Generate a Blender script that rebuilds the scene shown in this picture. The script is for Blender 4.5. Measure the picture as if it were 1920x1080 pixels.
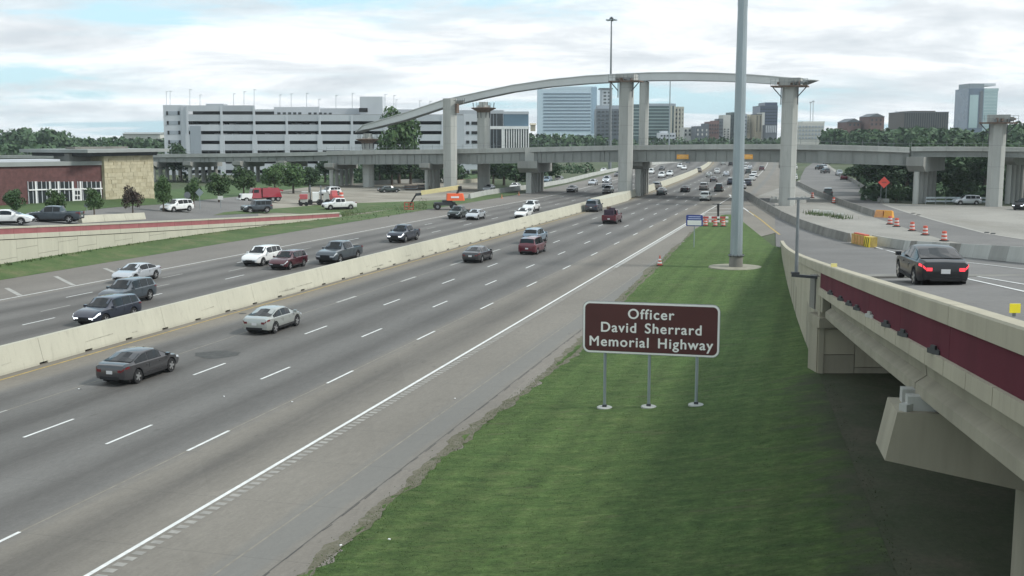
import bpy, bmesh, math, random
import numpy as np
from mathutils import Vector, Matrix
from mathutils.bvhtree import BVHTree
R = math.radians
random.seed(7)
scn = bpy.context.scene
for o in list(bpy.data.objects): bpy.data.objects.remove(o)

# ------------------------------------------------------------------ camera
F, YH, H = 2110.0, 256.0, 11.75            # focal length and horizon of the 1920 px wide photograph, camera height
PITCH = math.atan((540 - YH) / F)
TH = R(15.2)                               # heading of the highway, right of the view axis
cam = bpy.data.cameras.new('camera'); cam.sensor_width = 36; cam.lens = F / 1920 * 36
cam.clip_start = .5; cam.clip_end = 12000
co = bpy.data.objects.new('camera', cam); scn.collection.objects.link(co)
co.location = (0, 0, H); co.rotation_euler = (math.pi / 2 - PITCH, 0, 0); scn.camera = co

# ------------------------------------------------------------------ light
SUN_EL, SUN_AZ = 44, 104                   # azimuth clockwise from +Y
w = bpy.data.worlds.new('World'); scn.world = w; w.use_nodes = True
nt = w.node_tree; N = nt.nodes; Lk = nt.links; N.clear()
out = N.new('ShaderNodeOutputWorld'); bg = N.new('ShaderNodeBackground'); bg.inputs[1].default_value = .1
sky = N.new('ShaderNodeTexSky'); sky.sky_type = 'NISHITA'; sky.sun_disc = False
sky.sun_elevation = R(SUN_EL); sky.sun_rotation = R(SUN_AZ); sky.air_density = 1.0; sky.dust_density = 1.5
tc = N.new('ShaderNodeTexCoord'); sep = N.new('ShaderNodeSeparateXYZ'); Lk.new(tc.outputs['Generated'], sep.inputs[0])
def wm(op, a, b=None):
    n = N.new('ShaderNodeMath'); n.operation = op
    for i, v in enumerate((a, b)):
        if v is None: continue
        if isinstance(v, (int, float)): n.inputs[i].default_value = v
        else: Lk.new(v, n.inputs[i])
    return n.outputs[0]
zz = wm('ADD', wm('MAXIMUM', sep.outputs[2], 0.0), .13)
px_ = wm('DIVIDE', sep.outputs[0], zz); py_ = wm('DIVIDE', sep.outputs[1], zz)
cmb = N.new('ShaderNodeCombineXYZ'); Lk.new(px_, cmb.inputs[0]); Lk.new(py_, cmb.inputs[1])
mp = N.new('ShaderNodeMapping'); mp.inputs['Location'].default_value = (4.3, 2.6, 0); mp.inputs['Scale'].default_value = (.8, 1.0, 1)
Lk.new(cmb.outputs[0], mp.inputs[0])
def wnoise(scale, detail, rough, dist=0.0):
    n = N.new('ShaderNodeTexNoise'); n.inputs['Scale'].default_value = scale; n.inputs['Detail'].default_value = detail
    n.inputs['Roughness'].default_value = rough; n.inputs['Distortion'].default_value = dist
    Lk.new(mp.outputs[0], n.inputs['Vector']); return n.outputs[0]
def wramp(src, stops):
    r = N.new('ShaderNodeValToRGB'); el = r.color_ramp.elements
    while len(el) < len(stops): el.new(.5)
    for e, (p_, c_) in zip(el, stops): e.position = p_; e.color = (*c_, 1)
    Lk.new(src, r.inputs[0]); return r.outputs[0]
mask = wramp(wnoise(.62, 10, .60, .3), [(.42, (0, 0, 0)), (.47, (.75,) * 3), (.54, (1, 1, 1))])
shade = wramp(wnoise(1.15, 10, .62, .35), [(.36, (1.06, 1.08, 1.09)), (.45, (.92, .95, .97)), (.53, (.74, .78, .81)), (.64, (.60, .65, .69))])
cs = N.new('ShaderNodeVectorMath'); cs.operation = 'SCALE'; cs.inputs['Scale'].default_value = 9.2; Lk.new(shade, cs.inputs[0])
# thin high haze: the clear gaps are pale cyan, not deep blue
ms = N.new('ShaderNodeMix'); ms.data_type = 'RGBA'; ms.inputs[0].default_value = .62
Lk.new(sky.outputs[0], ms.inputs[6]); ms.inputs[7].default_value = (5.6, 8.6, 9.9, 1)
mc = N.new('ShaderNodeMix'); mc.data_type = 'RGBA'; Lk.new(mask, mc.inputs[0]); Lk.new(ms.outputs[2], mc.inputs[6]); Lk.new(cs.outputs[0], mc.inputs[7])
Lk.new(mc.outputs[2], bg.inputs[0]); Lk.new(bg.outputs[0], out.inputs[0])
sl = bpy.data.lights.new('sun', 'SUN'); sl.energy = 2.3; sl.angle = R(10); sl.color = (1, .965, .91)
so = bpy.data.objects.new('sun', sl); scn.collection.objects.link(so)
a_, e_ = R(SUN_AZ), R(SUN_EL)
sd = Vector((math.sin(a_) * math.cos(e_), math.cos(a_) * math.cos(e_), math.sin(e_)))
so.rotation_euler = sd.to_track_quat('Z', 'Y').to_euler()
vs = scn.view_settings; vs.view_transform = 'Standard'; vs.look = 'None'; vs.exposure = .40; vs.gamma = 1; vs.use_curve_mapping = False

# ------------------------------------------------------------------ pixels to places
def ray(px, py):
    u = px - 960; v = py - 540
    return u, F * math.cos(PITCH) - v * math.sin(PITCH), -(F * math.sin(PITCH) + v * math.cos(PITCH))
def P(px, py, z=0.0):
    u, fw, up = ray(px, py); k = (z - H) / up
    return Vector((u * k, fw * k, z))
def D(px, py, Y):
    u, fw, up = ray(px, py); k = Y / fw
    return Vector((u * k, Y, H + up * k))
SURF = []
def hit(px, py):
    d = Vector(ray(px, py)).normalized(); best = None
    for b in SURF:
        loc, n, i, dist = b.ray_cast(Vector((0, 0, H)), d)
        if loc and (best is None or dist < best[1]): best = (loc, dist)
    return best[0] if best else P(px, py)
def gz(x, y):
    best = 0.0
    for b in SURF:
        loc, n, i, dist = b.ray_cast(Vector((x, y, 40)), Vector((0, 0, -1)))
        if loc and loc.z > best: best = loc.z
    return best
# the highway's own frame: s metres along it, t metres to the right
def g_(s): return 1 - .0006 * (min(max(s, 0), 220) - 50)
def RD(s, t, z=0.0):
    off = 0
    q_ = 5.8e-5 + max(0, -t - 18.4) / 20.5 * 6.5e-5
    if s > 200: off = -(min(s, 600) - 200) ** 2 * q_
    if s > 600: off -= 800 * q_ * (s - 600)
    tt = t * g_(s) + off if t < 0 else t
    return Vector((s * math.sin(TH) + tt * math.cos(TH), s * math.cos(TH) - tt * math.sin(TH), z))
def road_heading(s, t):
    d = RD(s + 5, t) - RD(s, t); return math.atan2(d.y, d.x)
def to_st(p):
    return p.x * math.sin(TH) + p.y * math.cos(TH), p.x * math.cos(TH) - p.y * math.sin(TH)
def interp(x, pts):
    if x <= pts[0][0]: return pts[0][1]
    for (a, b), (c, d) in zip(pts, pts[1:]):
        if x <= c: return b + (d - b) * (x - a) / (c - a)
    return pts[-1][1]

# ------------------------------------------------------------------ materials
MATS = {}
def mat(name, col, rough=.7, metal=0.0, var=.12, scale=1.5, col2=None, bump=0.0, bscale=20, emit=0, spec=.5, streak=False, coat=0):
    if name in MATS: return MATS[name]
    m = bpy.data.materials.new(name); m.use_nodes = True; MATS[name] = m
    n = m.node_tree.nodes; l = m.node_tree.links; b = n['Principled BSDF']
    b.inputs['Roughness'].default_value = rough; b.inputs['Metallic'].default_value = metal
    b.inputs['Specular IOR Level'].default_value = spec; b.inputs['Coat Weight'].default_value = coat
    c2 = col2 or tuple(c * (1 - var * 2) for c in col); c1 = col if col2 else tuple(min(1, c * (1 + var * .6)) for c in col)
    if var or col2:
        geo = n.new('ShaderNodeNewGeometry'); mpn = n.new('ShaderNodeMapping'); l.new(geo.outputs['Position'], mpn.inputs[0])
        if streak: mpn.inputs['Scale'].default_value = (1, 1, .18)
        t = n.new('ShaderNodeTexNoise'); t.inputs['Scale'].default_value = scale; t.inputs['Detail'].default_value = 7; t.inputs['Roughness'].default_value = .62
        l.new(mpn.outputs[0], t.inputs['Vector'])
        r = n.new('ShaderNodeValToRGB'); r.color_ramp.elements[0].position = .32; r.color_ramp.elements[1].position = .68
        r.color_ramp.elements[0].color = (*c1, 1); r.color_ramp.elements[1].color = (*c2, 1)
        l.new(t.outputs[0], r.inputs[0]); l.new(r.outputs[0], b.inputs['Base Color'])
    else: b.inputs['Base Color'].default_value = (*col, 1)
    if bump:
        geo = n.new('ShaderNodeNewGeometry'); t2 = n.new('ShaderNodeTexNoise'); t2.inputs['Scale'].default_value = bscale; t2.inputs['Detail'].default_value = 4
        l.new(geo.outputs['Position'], t2.inputs['Vector'])
        bp = n.new('ShaderNodeBump'); bp.inputs['Strength'].default_value = bump; bp.inputs['Distance'].default_value = .03
        l.new(t2.outputs[0], bp.inputs['Height']); l.new(bp.outputs[0], b.inputs['Normal'])
    if emit:
        b.inputs['Emission Color'].default_value = (*col, 1); b.inputs['Emission Strength'].default_value = emit
    return m
cream = mat('cream_concrete', (.45, .438, .355), .85, var=.05, scale=.5, bump=.1, bscale=8, streak=True)
cream_ramp = mat('ramp_cream_concrete_shaded', (.385, .355, .27), .85, var=.08, scale=.6, bump=.12, bscale=8, streak=True)  # darker than cream: shade on the ramp's sun-averted faces put into the colour
cream_ramp_d = mat('ramp_cream_concrete_shaded_worn', (.30, .28, .215), .88, var=.10, scale=.9, bump=.12, bscale=8, streak=True)  # worn tone, plus the same shade put into the colour
cream_d = mat('cream_concrete_worn', (.40, .385, .31), .88, var=.13, scale=.9, bump=.15, bscale=8, streak=True)
maroon = mat('maroon_panel', (.105, .020, .032), .8, var=.10, scale=.6, streak=True, spec=.15)
maroonL = mat('faded_maroon_panel', (.30, .105, .11), .8, var=.1, scale=.6, streak=True)
conc = mat('grey_concrete', (.30, .305, .285), .88, var=.12, scale=.35, bump=.1, bscale=5, streak=True)
conc_l = mat('pale_concrete', (.40, .41, .385), .88, var=.10, scale=.4, bump=.1, bscale=5, streak=True)
conc_d = mat('weathered_concrete', (.205, .20, .18), .9, var=.2, scale=.5, streak=True)
girder_m = mat('aged_girder_concrete', (.265, .28, .265), .75, var=.12, scale=.25, streak=True)
steel_w = mat('pale_grey_girder_paint', (.60, .62, .61), .6, var=.06, scale=.1, streak=True)
galv = mat('galvanised_steel', (.33, .38, .40), .45, .55, var=.08, scale=1.2, streak=True)
dsteel = mat('dark_steel', (.06, .065, .07), .55, .4, var=.1)
gsteel = mat('grey_steel', (.22, .24, .25), .5, .5, var=.1)
rust = mat('rusty_formwork', (.17, .12, .09), .85, var=.25, scale=2)
blackr = mat('black_rubber', (.012, .012, .013), .8, var=0)
white = mat('white_paint', (.78, .79, .78), .55, var=.05, scale=1)
mark = mat('road_paint_white', (.66, .67, .65), .7, var=.12, scale=3)
markw = mat('worn_road_paint', (.37, .365, .34), .8, var=.15, scale=2)
marky = mat('road_paint_yellow', (.42, .30, .085), .75, var=.18, scale=2)
orange = mat('safety_orange', (.50, .085, .05), .6, var=.06)
orred = mat('orange_red_sign', (.85, .10, .07), .55, var=0)
amber = mat('amber_sign_face', (.70, .33, .05), .6, var=.06)
yellow = mat('safety_yellow', (.78, .60, .03), .6, var=.05)
glass_d = mat('dark_car_glass', (.010, .013, .015), .08, 0, var=0, spec=.38)
glass_o = mat('dark_office_glass', (.035, .045, .05), .12, .2, var=.2, scale=.2, spec=.8)
glass_b = mat('blue_office_glass', (.13, .21, .27), .12, .5, var=.12, scale=.08, spec=.8)
glass_g = mat('green_office_glass', (.055, .10, .10), .15, .3, var=.15, scale=.08, spec=.8)
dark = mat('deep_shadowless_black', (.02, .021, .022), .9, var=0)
chrome = mat('bright_rim_metal', (.5, .5, .5), .3, .8, var=0)
rimd = mat('dark_rim_metal', (.10, .10, .10), .35, .8, var=0)
lamp_w = mat('headlight_lens', (.62, .66, .70), .1, .2, var=0)
lamp_on = mat('headlight_lit', (.9, .95, 1.0), .3, 0, var=0, emit=1.2)
tail_m = mat('red_lens', (.13, .008, .012), .3, 0, var=0)
tail_on = mat('brake_light_lit', (.9, .05, .07), .3, 0, var=0, emit=.9)
plate_m = mat('licence_plate_white', (.62, .62, .62), .5, var=0)
bark = mat('bark', (.10, .08, .06), .9, var=.2, scale=3)
panel_g = mat('garage_panel', (.47, .50, .53), .8, var=.05, scale=.15, streak=True)
panel_l = mat('garage_panel_pale', (.54, .57, .60), .8, var=.05, scale=.15, streak=True)
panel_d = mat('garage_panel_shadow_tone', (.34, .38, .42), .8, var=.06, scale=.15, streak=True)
brick_m = mat('red_brown_brick', (.13, .062, .060), .9, var=.16, scale=1.8)
stone_m = mat('limestone', (.46, .42, .29), .9, var=.16, scale=1.1, bump=.3, bscale=6)
roofm = mat('grey_roof_metal', (.27, .29, .28), .7, var=.08, scale=.3)

def nodemat(name, rough=.9):
    m = bpy.data.materials.new(name); m.use_nodes = True; MATS[name] = m
    n = m.node_tree.nodes; l = m.node_tree.links; b = n['Principled BSDF']; b.inputs['Roughness'].default_value = rough
    b.inputs['Specular IOR Level'].default_value = .25
    class K: pass
    k = K(); k.m = m; k.n = n; k.l = l; k.b = b
    def noise(vec, scale, detail=6, rough=.6, dist=0):
        t = n.new('ShaderNodeTexNoise'); t.inputs['Scale'].default_value = scale; t.inputs['Detail'].default_value = detail
        t.inputs['Roughness'].default_value = rough; t.inputs['Distortion'].default_value = dist; l.new(vec, t.inputs['Vector']); return t.outputs[0]
    def mapping(vec, sc, loc=(0, 0, 0), rot=(0, 0, 0)):
        q = n.new('ShaderNodeMapping'); q.inputs['Scale'].default_value = sc; q.inputs['Location'].default_value = loc; q.inputs['Rotation'].default_value = rot
        l.new(vec, q.inputs[0]); return q.outputs[0]
    def ramp(src, stops, interp_='LINEAR'):
        r = n.new('ShaderNodeValToRGB'); r.color_ramp.interpolation = interp_; el = r.color_ramp.elements
        while len(el) < len(stops): el.new(.5)
        for e, (p_, c_) in zip(el, stops):
            e.position = p_; e.color = (*c_, 1) if isinstance(c_, tuple) else (c_, c_, c_, 1)
        l.new(src, r.inputs[0]); return r.outputs[0]
    def math_(op, a, b_=0.0):
        q = n.new('ShaderNodeMath'); q.operation = op
        for i, v in enumerate((a, b_)):
            if isinstance(v, (int, float)): q.inputs[i].default_value = v
            else: l.new(v, q.inputs[i])
        return q.outputs[0]
    def mix(f, a, b_, bt='MIX'):
        q = n.new('ShaderNodeMix'); q.data_type = 'RGBA'; q.blend_type = bt
        for i, v in ((0, f), (6, a), (7, b_)):
            if isinstance(v, (int, float)): q.inputs[i].default_value = v
            elif isinstance(v, tuple): q.inputs[i].default_value = (*v, 1)
            else: l.new(v, q.inputs[i])
        return q.outputs[2]
    def bump(h, st=.3, dist=.02):
        q = n.new('ShaderNodeBump'); q.inputs['Strength'].default_value = st; q.inputs['Distance'].default_value = dist
        l.new(h, q.inputs['Height']); l.new(q.outputs[0], b.inputs['Normal'])
    k.noise, k.mapping, k.ramp, k.math, k.mix, k.bump = noise, mapping, ramp, math_, mix, bump
    k.pos = n.new('ShaderNodeNewGeometry').outputs['Position']
    return k
def road_material():
    k = nodemat('worn_highway_concrete', .85)
    uv = k.n.new('ShaderNodeUVMap').outputs[0]; sx = k.n.new('ShaderNodeSeparateXYZ'); k.l.new(uv, sx.inputs[0])
    t, s = sx.outputs[0], sx.outputs[1]                      # metres
    jit = k.math('MULTIPLY', k.math('SUBTRACT', k.noise(k.mapping(uv, (.3, .02, 1)), 1), .5), .9)
    tj = k.math('ADD', t, jit)
    base = k.ramp(k.math('DIVIDE', k.math('ADD', tj, 70), 60), [(.0, (.185, .172, .155)), (.215, (.185, .172, .155)), (.225, (.152, .146, .137)), (.50, (.152, .146, .137)), (.52, (.200, .180, .150)), (.555, (.185, .170, .146)), (.57, (.142, .138, .130)), (.785, (.146, .142, .134)), (.80, (.186, .172, .149)), (.93, (.190, .176, .153)), (.94, (.188, .172, .150)), (1, (.19, .175, .15))])
    lane = k.math('COSINE', k.math('MULTIPLY', k.math('ADD', tj, 20.4), 2 * math.pi / 3.66))
    lanemask = k.ramp(k.math('DIVIDE', k.math('ADD', t, 70), 60), [(.22, 0.0), (.24, 1.0), (.5, 1.0), (.53, 0.0), (.56, .2), (.575, 1.0), (.86, .8), (.875, 0.0)])
    st = k.noise(k.mapping(uv, (.8, .035, 1)), 1.3, 8, .65)
    oil = k.math('MULTIPLY', k.math('MULTIPLY', k.math('ADD', k.math('MULTIPLY', lane, .5), .5), st), lanemask)
    c = k.mix(k.math('MULTIPLY', oil, 1.15), base, (.068, .064, .060))
    big = k.ramp(k.noise(k.mapping(uv, (.12, .05, 1)), 1, 5, .6), [(.3, .86), (.7, 1.12)])
    c = k.mix(1.0, c, big, 'MULTIPLY')
    fine = k.ramp(k.noise(k.mapping(uv, (3.0, .9, 1)), 1.6, 8, .75), [(.25, .84), (.75, 1.13)])
    c = k.mix(1.0, c, k.ramp(k.noise(k.mapping(uv, (6, 6, 1)), 1.5, 4, .8), [(.25, .86), (.75, 1.12)]), 'MULTIPLY')
    slab = k.n.new('ShaderNodeTexVoronoi'); slab.inputs['Scale'].default_value = 1; k.l.new(k.mapping(uv, (.27, .11, 1)), slab.inputs['Vector'])
    sv = k.n.new('ShaderNodeSeparateColor'); k.l.new(slab.outputs['Color'], sv.inputs[0]); c = k.mix(1.0, c, k.ramp(sv.outputs[0], [(0, .955), (1, 1.04)]), 'MULTIPLY')
    spots = k.ramp(k.noise(k.mapping(uv, (2.2, .7, 1), (3, 7, 0)), 1, 3, .5), [(.70, 0.0), (.76, .45)]); c = k.mix(spots, c, (.075, .07, .065))
    c = k.mix(1.0, c, fine, 'MULTIPLY')
    # bluish worn strip of overlay on the right shoulder
    pw = k.math('ADD', t, k.math('MULTIPLY', k.math('SUBTRACT', k.noise(k.mapping(uv, (.0, .06, 1)), 1, 3), .5), 1.2))
    strip = k.ramp(k.math('DIVIDE', k.math('ADD', pw, 70), 60), [(.906, 0.0), (.914, .5), (.931, .5), (.935, 0.0)])
    c = k.mix(strip, c, (.150, .155, .152))
    # sawn joints across the slabs
    jn = k.math('ABSOLUTE', k.math('SUBTRACT', k.math('FRACT', k.math('DIVIDE', s, 4.57)), .5))
    jm = k.math('MULTIPLY', k.math('GREATER_THAN', jn, .4955), .28)
    c = k.mix(jm, c, (.07, .07, .065))
    k.l.new(c, k.b.inputs['Base Color']); k.bump(k.noise(k.mapping(uv, (8, 8, 1)), 1, 4), .15)
    return k.m
def ground_material(name, stops, scale, stretch=(1, 1, 1), fine=(.8, 1.2), patch=None, fs=9, rot=0):
    k = nodemat(name, .95)
    v = k.mapping(k.pos, stretch, rot=(0, 0, rot))
    c = k.ramp(k.noise(v, scale, 8, .65, .3), stops)
    c = k.mix(1.0, c, k.ramp(k.noise(v, fs, 5, .75), [(.28, fine[0]), (.72, fine[1])]), 'MULTIPLY')
    c = k.mix(1.0, c, k.ramp(k.noise(k.pos, .06, 4, .6), [(.3, .84), (.7, 1.14)]), 'MULTIPLY')
    if patch: c = k.mix(k.ramp(k.noise(k.mapping(k.pos, stretch, (9, 4, 0)), scale * .5, 7, .7), [(.58, 0.0), (.70, .75)]), c, patch)
    k.l.new(c, k.b.inputs['Base Color']); k.bump(k.noise(k.pos, 14, 4), .5, .04)
    return k.m
M_road = road_material()
def grass_material():
    k = nodemat('mown_grass', .95); al = k.mapping(k.pos, (1, 1, 1), rot=(0, 0, TH))
    c = k.ramp(k.noise(k.mapping(k.pos, (.8, 2.2, 1)), .9, 10, .72, .6), [(.30, (.040, .076, .020)), (.46, (.061, .105, .029)), (.60, (.086, .128, .040)), (.78, (.13, .142, .062))])
    mow = k.ramp(k.noise(k.mapping(al, (1.1, .02, 1)), 1, 3, .5), [(.35, .88), (.65, 1.14)])
    c = k.mix(1.0, c, mow, 'MULTIPLY')
    c = k.mix(1.0, c, k.ramp(k.noise(k.mapping(k.pos, (1.3, 3.0, 1)), 1.6, 9, .85, .3), [(.30, .62), (.5, 1.04), (.70, 1.5)]), 'MULTIPLY')
    c = k.mix(1.0, c, k.ramp(k.noise(k.mapping(k.pos, (3, 5, 1), (5, 5, 0)), 1.7, 4, .9), [(.34, .70), (.5, 1.04), (.66, 1.32)]), 'MULTIPLY')
    c = k.mix(1.0, c, k.ramp(k.noise(k.pos, .09, 4, .6), [(.3, .86), (.7, 1.16)]), 'MULTIPLY')
    dry = k.ramp(k.noise(k.mapping(k.pos, (.5, 1.8, 1), (9, 4, 0)), .5, 9, .75, .4), [(.58, 0.0), (.68, .65)])
    c = k.mix(dry, c, (.115, .105, .062))
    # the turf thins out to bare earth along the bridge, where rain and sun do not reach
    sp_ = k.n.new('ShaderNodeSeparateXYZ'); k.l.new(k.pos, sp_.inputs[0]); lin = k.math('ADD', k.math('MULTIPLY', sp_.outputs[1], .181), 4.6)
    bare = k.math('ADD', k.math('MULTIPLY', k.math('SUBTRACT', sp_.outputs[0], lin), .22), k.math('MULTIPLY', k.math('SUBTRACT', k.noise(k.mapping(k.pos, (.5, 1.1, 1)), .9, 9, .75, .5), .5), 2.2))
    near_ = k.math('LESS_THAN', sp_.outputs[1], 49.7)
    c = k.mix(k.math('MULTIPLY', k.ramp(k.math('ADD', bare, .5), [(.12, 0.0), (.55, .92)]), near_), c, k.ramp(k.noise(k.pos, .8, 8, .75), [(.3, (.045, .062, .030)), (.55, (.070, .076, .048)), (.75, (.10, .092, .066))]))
    k.l.new(c, k.b.inputs['Base Color']); k.bump(k.noise(k.mapping(k.pos, (1, 2, 1)), 3.5, 8, .85), .9, .12); return k.m
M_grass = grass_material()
M_rough = ground_material('rough_verge_grass', [(.25, (.045, .085, .030)), (.5, (.075, .115, .043)), (.75, (.14, .135, .075))], .35, (1, 1, 1), (.7, 1.3), (.17, .15, .10), 5)
M_dirt = ground_material('compacted_dirt', [(.25, (.20, .18, .145)), (.5, (.26, .24, .20)), (.75, (.30, .29, .25))], .12, (1, 1, 1), (.85, 1.12), (.16, .14, .11), 4)
M_apron = ground_material('pale_dusty_concrete', [(.25, (.235, .225, .20)), (.5, (.27, .26, .235)), (.75, (.31, .30, .27))], .10, (1, .4, 1), (.88, 1.1), (.19, .18, .15), 3)
M_asph = ground_material('grey_asphalt', [(.25, (.140, .137, .132)), (.5, (.160, .156, .150)), (.75, (.185, .18, .172))], .15, (1, .5, 1), (.88, 1.1), None, 5)
M_far = ground_material('far_land', [(.3, (.05, .075, .035)), (.5, (.075, .095, .05)), (.7, (.12, .12, .085))], .02, (1, 1, 1), (.85, 1.15), None, 1)
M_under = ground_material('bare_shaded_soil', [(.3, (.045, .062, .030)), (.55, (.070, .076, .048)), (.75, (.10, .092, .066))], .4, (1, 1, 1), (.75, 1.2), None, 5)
def leafmat(name, c1, c2):
    k = nodemat(name, .7); oi = k.n.new('ShaderNodeObjectInfo')
    c = k.ramp(k.noise(k.pos, .9, 5, .7), [(.3, c1), (.7, c2)])
    hs = k.n.new('ShaderNodeHueSaturation'); k.l.new(c, hs.inputs['Color'])
    k.l.new(k.math('ADD', k.math('MULTIPLY', oi.outputs['Random'], .5), .75), hs.inputs['Value']); k.l.new(hs.outputs[0], k.b.inputs['Base Color'])
    return k.m
leaf = leafmat('leaves_mid_green', (.036, .080, .028), (.085, .135, .052))
leaf_d = leafmat('leaves_dark_green', (.026, .058, .027), (.060, .100, .044))
leaf_r = leafmat('leaves_bronze', (.06, .05, .04), (.10, .075, .06))

def add_stains(m, amount=.5, dark_=(.16, .15, .12)):
    n = m.node_tree.nodes; l = m.node_tree.links; b = n['Principled BSDF']; src = b.inputs['Base Color'].links[0].from_socket
    geo = n.new('ShaderNodeNewGeometry'); mp_ = n.new('ShaderNodeMapping'); mp_.inputs['Scale'].default_value = (1.6, 1.6, .12); l.new(geo.outputs['Position'], mp_.inputs[0])
    t = n.new('ShaderNodeTexNoise'); t.inputs['Scale'].default_value = 2.2; t.inputs['Detail'].default_value = 8; t.inputs['Roughness'].default_value = .75; l.new(mp_.outputs[0], t.inputs['Vector'])
    r = n.new('ShaderNodeValToRGB'); r.color_ramp.elements[0].position = .53; r.color_ramp.elements[1].position = .78; r.color_ramp.elements[0].color = (0, 0, 0, 1); r.color_ramp.elements[1].color = (amount,) * 3 + (1,); l.new(t.outputs[0], r.inputs[0])
    x = n.new('ShaderNodeMix'); x.data_type = 'RGBA'; l.new(r.outputs[0], x.inputs[0]); l.new(src, x.inputs[6]); x.inputs[7].default_value = (*dark_, 1); l.new(x.outputs[2], b.inputs['Base Color'])
for m_ in (cream, cream_d, cream_ramp, cream_ramp_d, conc, conc_l, girder_m): add_stains(m_, .42)
add_stains(maroon, .18, (.09, .04, .045)); add_stains(maroonL, .35, (.35, .20, .18)); add_stains(steel_w, .25, (.35, .35, .33))

# ------------------------------------------------------------------ mesh builder
COL = scn.collection
class MB:
    def __init__(s): s.v = []; s.f = []; s.m = []
    def add(s, vs, fs, mi=0):
        b = len(s.v); s.v += [tuple(v) for v in vs]; s.f += [tuple(i + b for i in f) for f in fs]; s.m += [mi] * len(fs); return s
    def box(s, c, d, rz=0, mi=0, taper=1.0, M=None):
        hx, hy, hz = d[0] / 2, d[1] / 2, d[2] / 2; cr, sr = math.cos(rz), math.sin(rz); vs = []
        for z in (-1, 1):
            k = taper if z > 0 else 1
            for x, y in ((-1, -1), (1, -1), (1, 1), (-1, 1)):
                X, Y = x * hx * k, y * hy * k
                vs.append((c[0] + X * cr - Y * sr, c[1] + X * sr + Y * cr, c[2] + z * hz))
        if M: vs = [M @ Vector(v) for v in vs]
        return s.add(vs, [(3, 2, 1, 0), (4, 5, 6, 7), (0, 1, 5, 4), (1, 2, 6, 5), (2, 3, 7, 6), (3, 0, 4, 7)], mi)
    def prism(s, poly, z0, z1, mi=0, top=None):
        n = len(poly); t = top or poly
        return s.add([(x, y, z0) for x, y in poly] + [(x, y, z1) for x, y in t],
                     [tuple(range(n - 1, -1, -1)), tuple(range(n, 2 * n))] + [(i, (i + 1) % n, (i + 1) % n + n, i + n) for i in range(n)], mi)
    def lathe(s, prof, n=12, c=(0, 0, 0), mi=0, mis=None):
        b = []
        for r, z in prof: b += [(c[0] + r * math.cos(2 * math.pi * i / n), c[1] + r * math.sin(2 * math.pi * i / n), c[2] + z) for i in range(n)]
        for j in range(len(prof) - 1):
            pass
        off = len(s.v); s.v += b
        for j in range(len(prof) - 1):
            for i in range(n):
                s.f.append((off + j * n + i, off + j * n + (i + 1) % n, off + (j + 1) * n + (i + 1) % n, off + (j + 1) * n + i)); s.m.append(mis[j] if mis else mi)
        s.f.append(tuple(off + i for i in range(n - 1, -1, -1))); s.m.append(mis[0] if mis else mi)
        s.f.append(tuple(off + (len(prof) - 1) * n + i for i in range(n))); s.m.append(mis[-1] if mis else mi)
        return s
    def tube(s, a, b, r0, r1=None, n=8, mi=0):
        a, b = Vector(a), Vector(b); r1 = r0 if r1 is None else r1; q = (b - a).to_track_quat('Z', 'Y'); vs = []
        for p, r in ((a, r0), (b, r1)):
            vs += [p + q @ Vector((r * math.cos(2 * math.pi * i / n), r * math.sin(2 * math.pi * i / n), 0)) for i in range(n)]
        return s.add(vs, [tuple(range(n - 1, -1, -1)), tuple(range(n, 2 * n))] + [(i, (i + 1) % n, (i + 1) % n + n, i + n) for i in range(n)], mi)
    def bar(s, a, b, w, h, mi=0):
        a, b = Vector(a), Vector(b); q = (b - a).to_track_quat('X', 'Z'); vs = []
        for p in (a, b):
            vs += [p + q @ Vector((0, y * w / 2, z * h / 2)) for y, z in ((-1, -1), (1, -1), (1, 1), (-1, 1))]
        return s.add(vs, [(3, 2, 1, 0), (4, 5, 6, 7), (0, 1, 5, 4), (1, 2, 6, 5), (2, 3, 7, 6), (3, 0, 4, 7)], mi)
    def sweep(s, path, prof, closed=True, mis=None, caps=True, mi=0):
        """path: list of (point, outward unit vector 2D) ; prof: list of (n, dz)"""
        k = len(prof); off = len(s.v)
        for p, nv in path: s.v += [(p[0] + nv[0] * n, p[1] + nv[1] * n, p[2] + dz) for n, dz in prof]
        for j in range(len(path) - 1):
            for i in range(k if closed else k - 1):
                i2 = (i + 1) % k; s.f.append((off + j * k + i, off + j * k + i2, off + (j + 1) * k + i2, off + (j + 1) * k + i)); s.m.append(mis[i] if mis else mi)
        if caps and closed:
            s.f.append(tuple(off + i for i in range(k - 1, -1, -1))); s.m.append(mi)
            e = off + (len(path) - 1) * k; s.f.append(tuple(e + i for i in range(k))); s.m.append(mi)
        return s
    def mesh(s, name, mats, smooth=0):
        me = bpy.data.meshes.new(name); me.from_pydata(s.v, [], s.f)
        for m in (mats if isinstance(mats, (list, tuple)) else [mats]): me.materials.append(m)
        me.polygons.foreach_set('material_index', s.m); bm = bmesh.new(); bm.from_mesh(me)
        bmesh.ops.recalc_face_normals(bm, faces=bm.faces); bm.to_mesh(me); bm.free()
        if smooth:
            me.shade_smooth(); me.set_sharp_from_angle(angle=R(smooth))
        me.update(); return me
    def build(s, name, mats, parent=None, smooth=0, loc=None):
        """coordinates are world; the object sits at its parent's place"""
        org = Vector(parent_world(parent)) if parent else Vector(loc or (0, 0, 0))
        if org.length: s.v = [(v[0] - org.x, v[1] - org.y, v[2] - org.z) for v in s.v]
        o = bpy.data.objects.new(name, s.mesh(name, mats, smooth)); COL.objects.link(o)
        if parent: o.parent = parent
        else: o.location = org
        return o
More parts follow.
